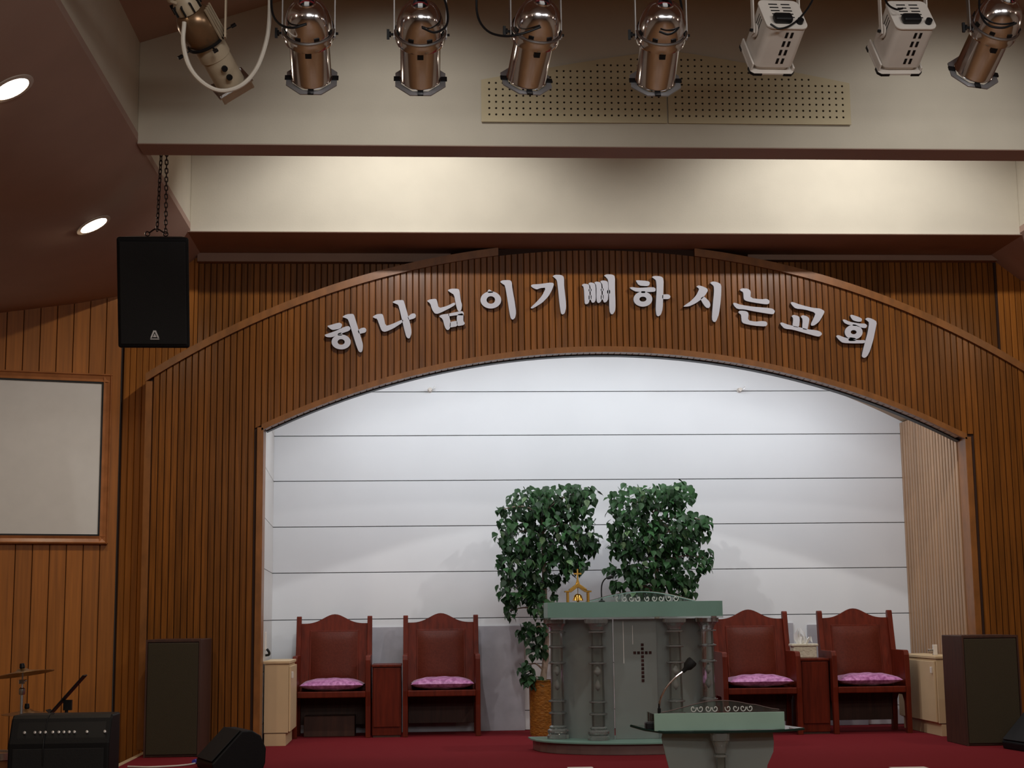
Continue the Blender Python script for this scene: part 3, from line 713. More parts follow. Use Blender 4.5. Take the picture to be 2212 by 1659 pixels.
# ---- small wooden side tables between the chairs
def side_table(x0, x1, y0, y1, h, label, tray=False):
    xm = (x0 + x1) / 2; t = thing('side_table', label, 'table', (xm, y0, 0), 0, 'mahogany side tables between throne chairs'); hw = (x1 - x0) / 2; d = y1 - y0
    b = MB(); b.box(-hw, hw, 0.012, d, .02, h - .022); b.build('body', M_CHAIR, t, bevel=.003)
    b = MB(); b.box(-hw + .012, hw - .012, 0.0, .012, .10, h - .03); b.build('front_panel', M_CHAIR, t, bevel=.003)
    b = MB(); b.box(-hw + .008, hw - .008, .02, d - .02, 0, .02); b.build('plinth', M_CABWOOD, t)
    b = MB(); b.box(-hw - .004, hw + .004, -.008, d + .004, h - .022, h); b.build('table_top', M_CHAIR, t, bevel=.004)
    return t
side_table(CHX[0] + .395, CHX[1] - .395, 15.22, 15.72, .695, 'dark red side table between the two western throne chairs')
side_table(CHX[2] + .395, CHX[3] - .395, 14.80, 15.30, .715, 'dark red side table carrying the tissue box')
# tissue box
tx = at(1737, 1435, 14.98)
t = thing('tissue_box', 'cream textured tissue box on the dark red side table', 'box', (tx.x, 14.98, .715))
b = MB(); b.box(-.115, .115, -.07, .07, 0, .115); b.build('cover', M_CERAMIC, t, bevel=.012, seg=3)
b = MB(); b.box(-.13, .13, -.078, .078, .112, .138); b.build('lid', M_CERAMIC, t, bevel=.008)
for k in range(4):
    b = MB(); a0 = rad(-50 + k * 33); pr = None
    for i in range(7):
        u = i / 6 - .5
        bot = b.bm.verts.new((u * .07 - .02 + .02 * k * .5, .012 * math.sin(u * 9 + k), .136)); mid = b.bm.verts.new((u * .09 - .03 + .02 * k + math.sin(a0) * .015, .02 * math.sin(u * 11 + k), .19 + .02 * math.sin(k * 2 + u * 5)))
        tp = b.bm.verts.new((u * .07 - .03 + .02 * k + math.sin(a0) * .03, .03 * math.sin(u * 8 + k * 2), .25 + .06 * math.cos(a0 + k) - .12 * abs(u)))
        if pr: b.bm.faces.new((pr[0], bot, mid, pr[1])); b.bm.faces.new((pr[1], mid, tp, pr[2]))
        pr = (bot, mid, tp)
    b.build('tissue', M_TISSUE, t, smooth=True)

# ---- grey boards leaning on the foot of the white wall
def leanboard(pxa, pxb, ztop, label):
    xa, xb = at(pxa, 1450, 15.86).x, at(pxb, 1450, 15.86).x
    b = MB(); b.box(0, xb - xa, 0, .02, 0, ztop); o = b.build('grey_board', M_GREYBOARD, None, (xa, 15.865, 0.0), bevel=.003)
    o.rotation_euler = (rad(-0.6), 0, 0); tag(o, label, 'board', 'grey boards along the white wall')
leanboard(768, 1133, 1.055, 'grey board behind the western throne chairs, reaching the gold pot')
leanboard(1470, 1718, 1.05, 'grey board behind the chair beside the glass pulpit')
leanboard(1749, 1872, 1.03, 'narrow grey board behind the easternmost throne chair')
# low dark box below the first chair
b = MB(); b.box(-.25, .25, 0, .3, 0, .20); o = b.build('floor_box', M_CABWOOD, None, (CHX[0] - .03, 15.42, 0), bevel=.006)
tag(o, 'low dark box pushed under the westernmost throne chair', 'box')

# ---- beige cabinets by the jambs
def beige_cabinet(xn, xdoor, y0, y1, h, label):
    sg = 1 if xdoor > xn else -1
    t = thing('beige_cabinet', label, 'cabinet', ((xn + xdoor) / 2, y0, 0), 0, 'beige laminate cabinets by the jambs'); hw = abs(xdoor - xn) / 2; d = y1 - y0
    b = MB(); b.box(-hw, hw, 0, d, .115, h - .03); b.build('body', M_BEIGE, t, bevel=.003)
    b = MB(); b.box(-hw + .005, hw - .02 if sg > 0 else hw - .005, 0.002, d - .02, 0, .113) if sg > 0 else b.box(-hw + .02, hw - .005, .002, d - .02, 0, .113); b.build('plinth', M_BEIGE, t)
    b = MB(); b.box(-hw - .012, hw + .012, -.010, d, h - .026, h); b.build('lid', M_BEIGE, t, bevel=.004)
    b = MB(); xa, xb = (hw + .002, hw + .02) if sg > 0 else (-hw - .02, -hw - .002); b.box(xa, xb, .02, d - .01, .125, h - .05); dr = b.build('door', M_BEIGE, t, bevel=.003)
    b = MB(); xa, xb = (hw + .02, hw + .04) if sg > 0 else (-hw - .04, -hw - .02); b.box(xa, xb, .06, .08, h - .16, h - .10); b.build('handle', M_WLAMP, dr, bevel=.004)
    b = MB(); b.box(-hw, hw, -.001, .001, .112, .117); b.build('joint', M_GROOVE, t)
    return t
beige_cabinet(-1.435, -1.215, 14.42, 15.14, .765, 'beige cabinet at the west jamb beside the first throne chair')
beige_cabinet(5.085, 4.83, 14.30, 15.45, .735, 'beige cabinet at the east ribbed jamb beside the dark loudspeaker')

# handset on the west jamb, bracket on the east cabinet
p = at(583, 1412, 14.75)
t = thing('wall_handset', 'small white and black handset on the west jamb above beige cabinet', 'phone', (XL - .035, 14.72, .86))
b = MB(); b.box(0, .03, 0, .05, 0, .17); b.build('cradle', M_WLAMP, t, bevel=.006)
b = MB(); b.tube(smoothpath([(.035, .03, .01), (.055, .03, -.02), (.05, .06, -.045), (.0, .06, -.05)], 5), .012, 8); b.build('receiver_hook', M_BLACK, t, smooth=True)
p = at(2012, 1424, 14.6)
t = thing('small_bracket', 'small white bracket standing on the east beige cabinet lid', 'bracket', (4.93, 14.62, .735))
b = MB(); b.box(-.02, .02, -.02, .02, 0, .10); b.build('post', M_WLAMP, t, bevel=.004)
b = MB(); b.box(-.065, .0, -.014, .014, .035, .06); b.build('arm', M_STEEL, t, bevel=.004)
# two little hooks high on the white wall
for px, lab in ((929, 'small white ceiling hook on the top white panel, west one'), (1598, 'small white ceiling hook on the top white panel, east one')):
    p = at(px, 842, 15.86); t = thing('wall_hook', lab, 'hook', (p.x, Y_BACK, p.z), 0, 'hooks on the white wall')
    b = MB(); b.lathe([(.026, 0), (.026, .012), (.012, .03), (.012, .055), (.02, .06), (.02, .075), (0, .078)], 12, mx=Rx(PI / 2)); b.build('mount', M_WLAMP, t, smooth=True)
    b = MB(); b.tube(smoothpath([(0, -.06, 0), (.02, -.065, .0), (.045, -.065, .015), (.05, -.065, .035)], 4), .005, 6); b.build('hook_arm', M_STEEL, t, smooth=True)

# ---- big floor loudspeakers
def floor_speaker(xa, xb, y, d, h, label):
    hw = (xb - xa) / 2; t = thing('floor_loudspeaker', label, 'speaker', ((xa + xb) / 2, y, 0), 0, 'dark floor loudspeakers by the piers')
    b = MB(); b.box(-hw, hw, .012, d, 0, h); b.build('cabinet', M_CABWOOD, t, bevel=.006)
    b = MB(); b.box(-hw + .018, hw - .018, -.004, .012, .02, h - .03); b.build('grille', M_OLIVE, t, bevel=.006)
    b = MB(); b.box(-hw, hw, -.003, .012, h - .02, h); b.box(-hw, -hw + .014, -.003, .012, 0, h - .02); b.box(hw - .014, hw, -.003, .012, 0, h - .02); b.build('front_edge', M_CABWOOD, t)
floor_speaker(-2.345, -1.88, 13.42, .70, .985, 'tall dark olive-fronted loudspeaker standing at the west pier')
floor_speaker(4.70, 5.20, 13.22, .52, .94, 'tall dark olive-fronted loudspeaker beside the east beige cabinet')

# ---- wedge monitors
def wedge(loc, rz, label, L=.46, sc=1.0):
    t = thing('wedge_monitor', label, 'speaker', loc, rz, 'black wedge stage monitors')
    pr = [(-.20, 0), (-.21, .06), (.02, .30), (.10, .30), (.17, .26), (.215, .16), (.21, .05), (.19, 0)]
    pr = [(a * sc, c * sc) for a, c in pr]
    b = MB(); b.prism(pr, -L / 2, L / 2, 'xzy'); b.build('cabinet', M_BLACKV, t, bevel=.010)
    b = MB(); A = Vector((-.205, 0, .075)) * sc; B = Vector((.015, 0, .30)) * sc; nrm = Vector((-(B - A).z, 0, (B - A).x)).normalized()
    q = [A + nrm * .001, B + nrm * .001, B + nrm * .010, A + nrm * .010]
    b.prism([(v.x, v.z) for v in q], -L / 2 + .02, L / 2 - .02, 'xzy'); b.build('grille', M_GRILLE, t, bevel=.003)
wp = at(490, 1650, 12.3)
wedge((wp.x + .02, 12.35, 0), rad(22), 'black wedge stage monitor on the red carpet by the west pier', L=.50)
wp2 = at(2218, 1600, 12.7)
wedge((wp2.x + .12, 12.75, 0), rad(8), 'black wedge stage monitor cut by the photo edge, by the east pier', L=.46)

# ---- ficus trees
leaf = MB(); L0 = .5
outl = [(0, 0), (.20, .06), (.34, .22), (.36, .40), (.26, .62), (.12, .84), (0, 1.08)]
mid = [(0, 0, 0), (0, .22, -.02), (0, .45, -.035), (0, .70, -.06), (0, 1.08, -.16)]
mv = [leaf.bm.verts.new(p) for p in mid]
for s in (1, -1):
    ov = [leaf.bm.verts.new((s * x, y, .075 * (x / .36) - .10 * y * y)) for x, y in outl[1:-1]]
    for f in ((mv[0], ov[0], ov[1], mv[1]), (mv[1], ov[1], ov[2], mv[2]), (mv[2], ov[2], ov[3], mv[3]), (mv[3], ov[3], ov[4], mv[4])):
        leaf.bm.faces.new(f if s > 0 else f[::-1])
lo = leaf.build('leaf', M_LEAF, None, smooth=True); LEAF = lo.data; bpy.data.objects.remove(lo)
LEAF2 = LEAF.copy(); LEAF2.materials.clear(); LEAF2.materials.append(M_LEAFV)
rng = random.Random(11)
def leafmat(p, size):
    yaw = rng.uniform(-1.1, 1.1) + PI; pit = rng.uniform(-1.35, -.35); rol = rng.uniform(-.7, .7)
    return Matrix.Translation(p) @ Rz(yaw) @ Rx(pit) @ Ry(rol) @ Matrix.Diagonal((size, size, size, 1))
def tree(base_px, Y, blobs, trunk_px, label, pot_label, potr, poth, sway):
    x = at(base_px, 1500, Y).x
    pot = thing('plant_pot', pot_label, 'pot', (x, Y, 0), 0, 'ochre tree pots')
    b = MB(); b.lathe([(0, 0), (potr * .97, 0), (potr, .02), (potr * 1.03, poth - .015), (potr * 1.05, poth), (potr * .97, poth), (potr * .96, poth - .04), (0, poth - .05)], 36, close=False); b.build('vessel', M_POT, pot, smooth=True)
    b = MB(); b.lathe([(potr * 1.01, poth - .012), (potr * 1.075, poth - .008), (potr * 1.075, poth + .004), (potr * 1.0, poth + .006)], 36, close=False); b.build('rim', M_GOLD, pot, smooth=True)
    t = thing('ficus_tree', label, 'tree', (x, Y, poth - .048), 0, 'potted ficus trees behind the pulpit')
    b = MB(); b.lathe([(potr * .93, 0), (potr * .9, .012), (0, .022)], 24, close=False); b.build('moss', M_SOIL, t, smooth=True)
    base = Vector((x, Y, poth - .048))
    tp = [at(px, py, Y + dy) - base for px, py, dy in trunk_px]; tp[0] = Vector((0, 0, 0.0))
    sp_ = smoothpath(tp, 5); n = len(sp_)
    b = MB(); b.tube(sp_, [.034 - .020 * i / n + .002 * math.sin(i * 2.1) for i in range(n)], 9); b.build('trunk', M_BARK, t, smooth=True)
    # branches from the trunk out into the foliage
    pts = []
    centers = []
    for (px, py, rw, rh, dep, dens, tilt) in blobs:
        c = at(px, py, Y - .02); sx, sz = rw / F_PX * Y, rh / F_PX * Y
        centers.append(c)
        for k in range(int(dens * 2.3)):
            while True:
                u, v, w_ = rng.uniform(-1, 1), rng.uniform(-1, 1), rng.uniform(-1, 1); r2 = u * u + v * v + w_ * w_
                if r2 <= 1 and r2 > .12: break
            p = c + Vector((u * sx, w_ * dep, v * sz + tilt * u))
            if p.y > Y_BACK - .09: p.y = Y_BACK - .09 - rng.uniform(0, .1)
            pts.append(p)
    for c in centers:
        near = min(sp_, key=lambda q: (q + base - c).length + (0 if (q + base).z < c.z else .5))
        b = MB(); m1 = (near + (c - base)) / 2 + Vector((0, rng.uniform(-.05, .05), .05))
        b.tube(smoothpath([near, m1, c - base], 4), [.011 - .0008 * i for i in range(9)], 6); b.build('branch', M_BARK, t, smooth=True)
    pts.sort(key=lambda p: p.y)
    st = MB(); nst = 0
    for i, p in enumerate(pts):
        size = rng.uniform(.060, .092); mw = leafmat(p - base, size)
        if i < 300:
            o = bpy.data.objects.new('leaf', LEAF2 if rng.random() < .12 else LEAF); COL.objects.link(o); o.parent = t; o.matrix_local = mw
        else:
            st.bm.from_mesh(LEAF); st.bm.verts.ensure_lookup_table()
            k = len(LEAF.vertices); bmesh.ops.transform(st.bm, matrix=mw, verts=st.bm.verts[-k:])
    o = st.build('foliage', M_LEAF, t, smooth=True, kind='stuff')
    return t
TREE1 = [(1150, 1085, 62, 38, .28, 90, 0), (1215, 1080, 70, 38, .28, 90, 0), (1255, 1065, 38, 22, .2, 30, 0), (1120, 1150, 52, 55, .28, 90, 0), (1200, 1150, 62, 58, .32, 110, 0),
         (1250, 1140, 46, 45, .25, 55, 0), (1275, 1175, 26, 24, .15, 22, 0), (1120, 1215, 50, 50, .26, 80, 0), (1190, 1220, 55, 48, .3, 80, 0), (1240, 1215, 30, 26, .2, 26, 0), (1115, 1270, 42, 36, .2, 50, 0), (1170, 1290, 36, 44, .22, 50, 0),
         (1102, 1318, 12, 22, .08, 10, 0), (1085, 1100, 14, 14, .08, 6, 0), (1150, 1362, 34, 26, .14, 34, 0), (1160, 1405, 20, 22, .1, 14, 0), (1136, 1440, 18, 18, .09, 11, 0), (1152, 1466, 24, 14, .12, 18, 0)]
TREE2 = [(1360, 1085, 52, 45, .28, 80, 0), (1425, 1075, 52, 32, .28, 65, 0), (1465, 1065, 40, 30, .25, 50, 0), (1370, 1145, 66, 48, .3, 110, 0), (1445, 1140, 66, 55, .32, 120, 0), (1500, 1145, 34, 40, .22, 40, 0),
         (1525, 1125, 16, 16, .1, 9, 0), (1345, 1185, 34, 22, .2, 26, 0), (1400, 1205, 62, 46, .3, 90, 0), (1470, 1210, 54, 50, .28, 80, 0), (1525, 1205, 14, 26, .1, 12, 0), (1345, 1228, 42, 14, .15, 20, 0), (1395, 1262, 60, 34, .26, 66, 0), (1465, 1268, 40, 30, .22, 46, 0), (1330, 1262, 9, 14, .05, 5, 0)]
tree(1172, 15.20, TREE1, [(1178, 1480, 0), (1180, 1400, 0), (1178, 1310, .02), (1174, 1200, .04), (1172, 1110, .02)],
     'tall green ficus tree with pale birch trunk in the ochre pot', 'gold-rimmed ochre pot beside the grey board, west of the pulpit', .128, .525, 0)
tree(1412, 15.20, TREE2, [(1412, 1480, 0), (1416, 1400, 0), (1420, 1300, .02), (1418, 1200, .03), (1414, 1110, .02)],
     'broad green ficus tree standing directly behind the glass pulpit', 'ochre pot hidden behind the glass pulpit', .128, .525, 0)

# ---- crystal column (shared by pulpit and lectern)
def crystal(parent, x, y, z0, z1, r, name='column'):
    h = z1 - z0; P = lambda f: z0 + h * f
    shaft = [(r * .93, P(.112)), (r * .95, P(.20)), (r * 1.25, P(.205)), (r * 1.25, P(.22)), (r * .95, P(.225)), (r * .95, P(.30)), (r * 1.2, P(.305)), (r * 1.2, P(.32)), (r * .95, P(.325)),
             (r * .88, P(.62)), (r * 1.15, P(.625)), (r * 1.15, P(.64)), (r * .88, P(.645)), (r * .86, P(.755)), (r * 1.2, P(.76)), (r * 1.2, P(.775)), (r * .86, P(.78)), (r * .84, P(.88)), (r * .90, P(.903))]
    b = MB(); b.lathe(shaft, 20, mx=T(x, y, 0)); c = b.build(name, M_CRYSTAL, parent, smooth=True)
    b = MB(); b.lathe([(0, P(0)), (r * 1.55, P(0)), (r * 1.55, P(.03)), (r * 1.3, P(.038)), (r * 1.5, P(.052)), (r * 1.5, P(.072)), (r * 1.15, P(.085)), (r * 1.25, P(.098)), (r * 1.0, P(.111)), (0, P(.111))], 8, mx=T(x, y, 0), close=False); b.build('base', M_SPARKLEGLASS, c)
    b = MB(); b.lathe([(0, P(.904)), (r * .95, P(.905)), (r * 1.15, P(.935)), (r * 1.55, P(.962)), (r * 1.75, P(.966)), (r * 1.75, P(1.0)), (0, P(1.0))], 12, mx=T(x, y, 0), close=False); b.build('capital', M_SPARKLEGLASS, c)
    for f in (.2125, .3125, .6325, .7675, .892):
        b = MB(); b.lathe([(r * 1.27, P(f) - .006), (r * 1.31, P(f)), (r * 1.27, P(f) + .006), (r * .99, P(f) + .004), (r * .99, P(f) - .004), (r * 1.27, P(f) - .006)], 20, mx=T(x, y, 0), close=False); b.build('highlight_ring', M_SPARKLEGLASS, c, smooth=True)
    # drop-shaped ornament inside the middle of the shaft
    b = MB()
    for f in (.40, .52):
        b.lathe([(0, P(f)), (r * .32, P(f + .03)), (r * .40, P(f + .045)), (r * .22, P(f + .075)), (0, P(f + .10))], 10, mx=T(x, y, 0), close=False)
    b.build('inner_drop', M_ETCH, c, smooth=True)
    return c
def plate(mb, pts, z0, z1): mb.prism(pts, z0, z1, 'xyz')
# ---- glass pulpit
PX, PY = at(1373, 1480, 13.25).x, 13.30
pu = thing('glass_pulpit', 'glass pulpit with four crystal columns and jewelled cross on the stage', 'pulpit', (PX, PY, 0))
def bow(hw, yb, yf, n=20, xe=None):
    """front-bowed outline: straight back at yb, elliptical front reaching yf"""
    return [(hw * math.cos(PI * (1 + i / n)), yb + (yf - yb) * abs(math.sin(PI * i / n)) ** .8) for i in range(n + 1)]
b = MB(); plate(b, bow(.86, .36, -.40), 0, .085); b.build('plinth', M_PLINTH, pu, bevel=.004)
b = MB(); plate(b, bow(.90, .37, -.44), .087, .105); b.build('base_plate', M_GREENGLASS, pu, bevel=.004)
for s in (-1, 1):
    crystal(pu, s * .66, .10, .106, 1.118, .060); crystal(pu, s * .335, -.13, .106, 1.118, .060)
# frosted walls: flat centre sheet, curved wings
b = MB(); b.box(-.185, .185, -.085, -.073, .106, 1.115); b.build('centre_panel', M_FROST, pu, bevel=.002)
for s in (-1, 1):
    b = MB(); pr = None
    for i in range(13):
        t_ = i / 12; x = s * (.19 + .51 * t_); y = -.06 + .34 * t_ ** 1.8
        ring = [b.bm.verts.new(v) for v in ((x, y, .106), (x, y + .012, .106), (x, y + .012, 1.115), (x, y, 1.115))]
        if pr:
            for k in range(4): b.bm.faces.new((pr[k], pr[(k + 1) % 4], ring[(k + 1) % 4], ring[k]))
        else: b.bm.faces.new(ring)
        pr = ring
    b.bm.faces.new(pr); b.build('wing_panel', M_FROST, pu, smooth=True)
# cross of small mirror squares
jw = MB(); jw.box(-.012, .012, -.001, .001, -.012, .012)
jo = jw.build('jewel', M_JEWEL, None, bevel=.004); JM = jo.data; bpy.data.objects.remove(jo)
jz = [(.03, .905 - .0335 * k) for k in range(10)] + [(.03 + .0335 * d, .905 - .0335 * 2) for d in (-2, -1, 1, 2)]
for jx, z in jz: inst('jewel', JM, pu, (jx + .03, -.0875, z - .01))
b = MB(); b.box(-.024, -.019, -.0885, -.0855, .90, 1.06); b.box(-.105, -.099, -.0885, -.0855, .74, 1.10); b.build('etched_line', M_ETCH, pu)
# top: flange plate, frosted green band, crest
b = MB(); plate(b, bow(.835, .30, -.20), 1.119, 1.131); b.build('shelf_plate', M_CLEAR, pu, bevel=.003)
b = MB(); n = 16
outl_ = [(-.755 + 1.51 * i / n, -.145 - .05 * math.sin(PI * i / n)) for i in range(n + 1)]
b.prism(outl_ + [(.755, .28), (-.755, .28)], 1.1325, 1.262, 'xyz'); b.build('desk_band', M_GREENGLASS, pu, bevel=.003)
b = MB()
crest = [(-.40 + .97 * i / 20, 1.263 + .085 * max(0, math.sin(PI * i / 20)) ** 1.1) for i in range(21)]
b.prism([(-.40, 1.2625)] + crest[1:-1] + [(.57, 1.2625)], .10, .112, 'xzy'); cr = b.build('crest', M_CLEAR, pu)
b = MB(); b.tube([(x, .106, z + .003) for x, z in crest], .006, 6); b.build('crest_rail', M_CHROME, cr, smooth=True)
def scrolls(parent, xs, y, z, size):
    r_ = random.Random(3)
    for x in xs:
        sg = 1 if r_.random() < .5 else -1; b = MB()
        b.tube([(x + sg * size * (.2 + .8 * k / 12) * math.cos(k * .55) * .55, y, z + size * .5 + size * (.15 + .5 * k / 12) * math.sin(k * .55)) for k in range(13)], size * .09, 5)
        b.build('scroll_ornament', M_ETCH, parent, smooth=True)
scrolls(cr, [-.12, -.06, 0, .06, .14, .20, .26, .33, .39], .095, 1.267, .045)
# short pillar of the crest
b = MB(); b.lathe([(.012, 1.263), (.012, 1.31), (.016, 1.315), (.016, 1.325), (0, 1.328)], 10, mx=T(-.105, .085, 0)); b.build('crest_post', M_CRYSTAL, cr, smooth=True)
# ---- brass chapel ornament on the pulpit
gp = at(1249, 1302, 13.22)
ch = thing('chapel_ornament', 'small brass chapel with cross and bell on the glass pulpit', 'ornament', (gp.x, 13.24, 1.2625))
for sx in (-1, 1):
    for sy in (-.03, .03): b = MB(); b.box(sx * .088 - .009, sx * .088 + .009, sy - .008, sy + .008, 0, .085); b.build('leg', M_GOLD, ch, bevel=.002)
b = MB(); b.prism([(-.115, .085), (-.115, .098), (-.075, .10), (-.075, .112), (0, .165), (.075, .112), (.075, .10), (.115, .098), (.115, .085), (.062, .085), (.0, .128), (-.062, .085)], -.045, .045, 'xzy'); b.build('roof', M_GOLD, ch, bevel=.002)
b = MB(); b.lathe([(0, .012), (.048, .014), (.042, .03), (.034, .055), (.020, .07), (0, .074)], 20); b.lathe([(0, .0), (.012, .003), (.012, .012), (0, .014)], 10); b.build('bell', M_GOLD, ch, smooth=True)
b = MB(); b.tube([(0, 0, .074), (0, 0, .13)], .003, 6); b.build('bell_wire', M_GOLD, ch)
b = MB(); b.prism([(-.018, .155), (.018, .155), (.006, .20), (.006, .238), (.034, .238), (.034, .250), (.006, .250), (.006, .285), (-.006, .285), (-.006, .250), (-.034, .250), (-.034, .238), (-.006, .238), (-.006, .20)], -.006, .006, 'xzy'); b.build('cross', M_GOLD, ch)
# ---- thin black microphone on the pulpit
mp_ = at(1300, 1302, 13.45)
t = thing('pulpit_microphone', 'thin black gooseneck microphone on the glass pulpit', 'microphone', (mp_.x, 13.45, 1.2625))
b = MB(); b.lathe([(.028, 0), (.028, .01), (.012, .018), (.008, .03), (0, .03)], 14); b.build('foot', M_BLACK, t, smooth=True)
b = MB(); b.tube(smoothpath([(0, 0, .02), (-.002, 0, .10), (.006, 0, .16), (.03, 0, .20), (.06, 0, .215)], 5), .006, 7); b.build('gooseneck', M_BLACK, t, smooth=True)
b = MB(); b.lathe([(0, -.03), (.012, -.025), (.016, 0), (.012, .028), (0, .032)], 12, mx=T(.075, 0, .215) @ Ry(rad(75))); b.build('capsule', M_BLACK, t, smooth=True)

# ---- front lectern on the hall floor
LY = 8.35
lx = at(1549, 1590, LY).x; lz = at(1549, 1584, LY - .12).z
le = thing('glass_lectern', 'smaller glass lectern with frosted band in front of the stage', 'lectern', (lx, LY, HALL))
H = lz - HALL
b = MB(); n = 12
pl = [(-.46, .05), (-.40, -.03), (-.30, -.10), (.0, -.125), (.30, -.12), (.40, -.09), (.46, -.06), (.40, .22), (-.40, .22)]
vs = []
for z0 in (0, .012):
    vs.append([b.bm.verts.new((x, y, H + z0 + (.028 * max(0, (-x - .33) / .13) ** 1.3) + (.006 * max(0, (x - .33) / .13)))) for x, y in pl])
b.bm.faces.new(vs[0][::-1]); b.bm.faces.new(vs[1])
for i in range(len(pl)): b.bm.faces.new((vs[0][i], vs[0][(i + 1) % len(pl)], vs[1][(i + 1) % len(pl)], vs[1][i]))
for f in b.bm.faces: f.normal_update()
bmesh.ops.triangulate(b.bm, faces=[f for f in b.bm.faces if len(f.verts) > 4])
b.build('top_plate', M_CLEAR, le)
b = MB(); b.tube([(x, y - .002, H + .006 + (.028 * max(0, (-x - .33) / .13) ** 1.3) + (.006 * max(0, (x - .33) / .13))) for x, y in pl[:7]], .0075, 6); b.build('plate_edge', M_GEDGE, le, smooth=True, label='dark polished edge of the glass top')
b = MB(); b.box(-.352, .352, -.085, -.073, H + .0135, H + .105); b.build('front_band', M_LITGREENGLASS, le, bevel=.002)
for sx in (-.352, .346): b = MB(); b.box(sx, sx + .006, -.073, .18, H + .0135, H + .10); b.build('side_glass', M_CLEAR, le)
b = MB(); cpts = [(-.30 + .64 * i / 20, H + .107 + .058 * (math.sin(PI * min(1, i / 20)) ** 1.4) + (.006 if i > 15 else 0)) for i in range(21)]
b.prism([(-.30, H + .1055)] + cpts[1:-1] + [(.348, H + .112), (.348, H + .1055)], -.02, -.012, 'xzy'); cr2 = b.build('crest', M_CLEAR, le)
b = MB(); b.tube([(x, -.016, z) for x, z in cpts], .0028, 5); b.build('crest_edge', M_PLINTH, cr2, smooth=True)
scrolls(cr2, [-.13, -.09, -.05, -.01, .06, .10, .14, .18], -.024, H + .108, .032)
# flared frosted body and central crystal column
body = [(-.20, .02), (-.21, .50), (-.245, .84), (-.285, 1.0), (-.305, H - .03), (-.30, H - .002), (.30, H - .002), (.305, H - .06), (.30, H - .11), (.265, H - .18), (.21, .50), (.20, .02)]
b = MB(); b.prism(body, -.02, -.010, 'xzy'); b.build('body_panel', M_FROST, le, bevel=.002)
crystal(le, 0, -.085, .03, H - .002, .030)
b = MB(); b.prism([(-.34, -.22), (.34, -.22), (.30, .22), (-.30, .22)], 0, .03, 'xyz'); b.build('base', M_PLINTH, le, bevel=.004)
# ---- gooseneck microphone on the lectern
mz = H + HALL + .012
bp_ = at(1408, 1580, LY - .03)
gm = thing('gooseneck_microphone', 'chrome gooseneck microphone with black foam head on the front lectern', 'microphone', (bp_.x, LY - .02, mz + .004))
b = MB(); b.box(-.034, .034, -.03, .03, 0, .042); b.build('base', M_BLACK, gm, bevel=.008)
def gpt(px, py): q = at(px, py, LY - .02); return (q.x - bp_.x, 0, q.z - mz - .004)
b = MB(); b.tube([gpt(1422, 1580), gpt(1423, 1545), gpt(1424, 1520)], .0055, 7); b.tube([gpt(1424, 1540), gpt(1424, 1530)], .009, 8); b.build('stem', M_BLACK, gm, smooth=True)
b = MB(); b.tube(smoothpath([gpt(1424, 1525), gpt(1427, 1508), gpt(1440, 1484), gpt(1458, 1464), gpt(1476, 1450)], 6), .005, 8); b.build('gooseneck', M_CHROME, gm, smooth=True)
q0, q1 = Vector(gpt(1474, 1452)), Vector(gpt(1496, 1428)); dq = (q1 - q0)
mm = Matrix.Translation(q0) @ dq.to_track_quat('Z', 'Y').to_matrix().to_4x4()
b = MB(); l_ = dq.length; b.lathe([(0, 0), (.010, .002), (.013, l_ * .3), (.026, l_ * .5), (.030, l_ * .9), (.026, l_ * 1.05), (0, l_ * 1.08)], 14, mx=mm); b.build('foam_head', M_GRILLE, gm, smooth=True)

# ---- stage cables and papers at the photo's lower edge
def cable(pts, r, m, label, name='stage_cable', cat='cable'):
    b = MB(); b.tube(smoothpath(pts, 6), r, 7); o = b.build(name, m, None, smooth=True); return tag(o, label, cat)
def fl(px, py, z=.008): # point on the stage floor
    d = (px - CX) / F_PX * R2 - (py - CY) / F_PX * U2 + fw; return Vector((0, 0, CAM_Z)) + d * ((z - CAM_Z) / d.z)
cable([fl(276, 1656), fl(320, 1657), fl(370, 1655), fl(405, 1652), fl(421, 1649)], .007, M_WCABLE, 'white cable running over the red carpet to the wedge monitor')
b = MB(); pA, pB = fl(419, 1649), fl(430, 1646); b.tube([pA + Vector((0, 0, .012)), pB + Vector((0, 0, .012))], .019, 10); tag(b.build('cable_plug', M_BLUE, None, smooth=True), 'blue plug on the white cable at the wedge monitor', 'plug')
cable([fl(532, 1645), fl(552, 1644), fl(569, 1643)], .008, M_WCABLE, 'short white cable end on red carpet, east of the wedge monitor')
cable([fl(540, 1643, .009), fl(549, 1633, .009), fl(556, 1625, .009)], .007, M_WCABLE, 'thin white cable rising behind the wedge monitor')
for pxa, pxb, lab in ((1225, 1280, 'pale paper lying at the stage front near the pulpit foot'), (1920, 2000, 'pale paper lying at the stage front below the east chairs')):
    a_, c_ = fl(pxa, 1656.5), fl(pxb, 1656.5)
    b = MB(); b.box(a_.x, c_.x, a_.y - .30, a_.y, .001, .006); tag(b.build('loose_paper', M_PAPER, None), lab, 'paper', 'papers at the stage front')

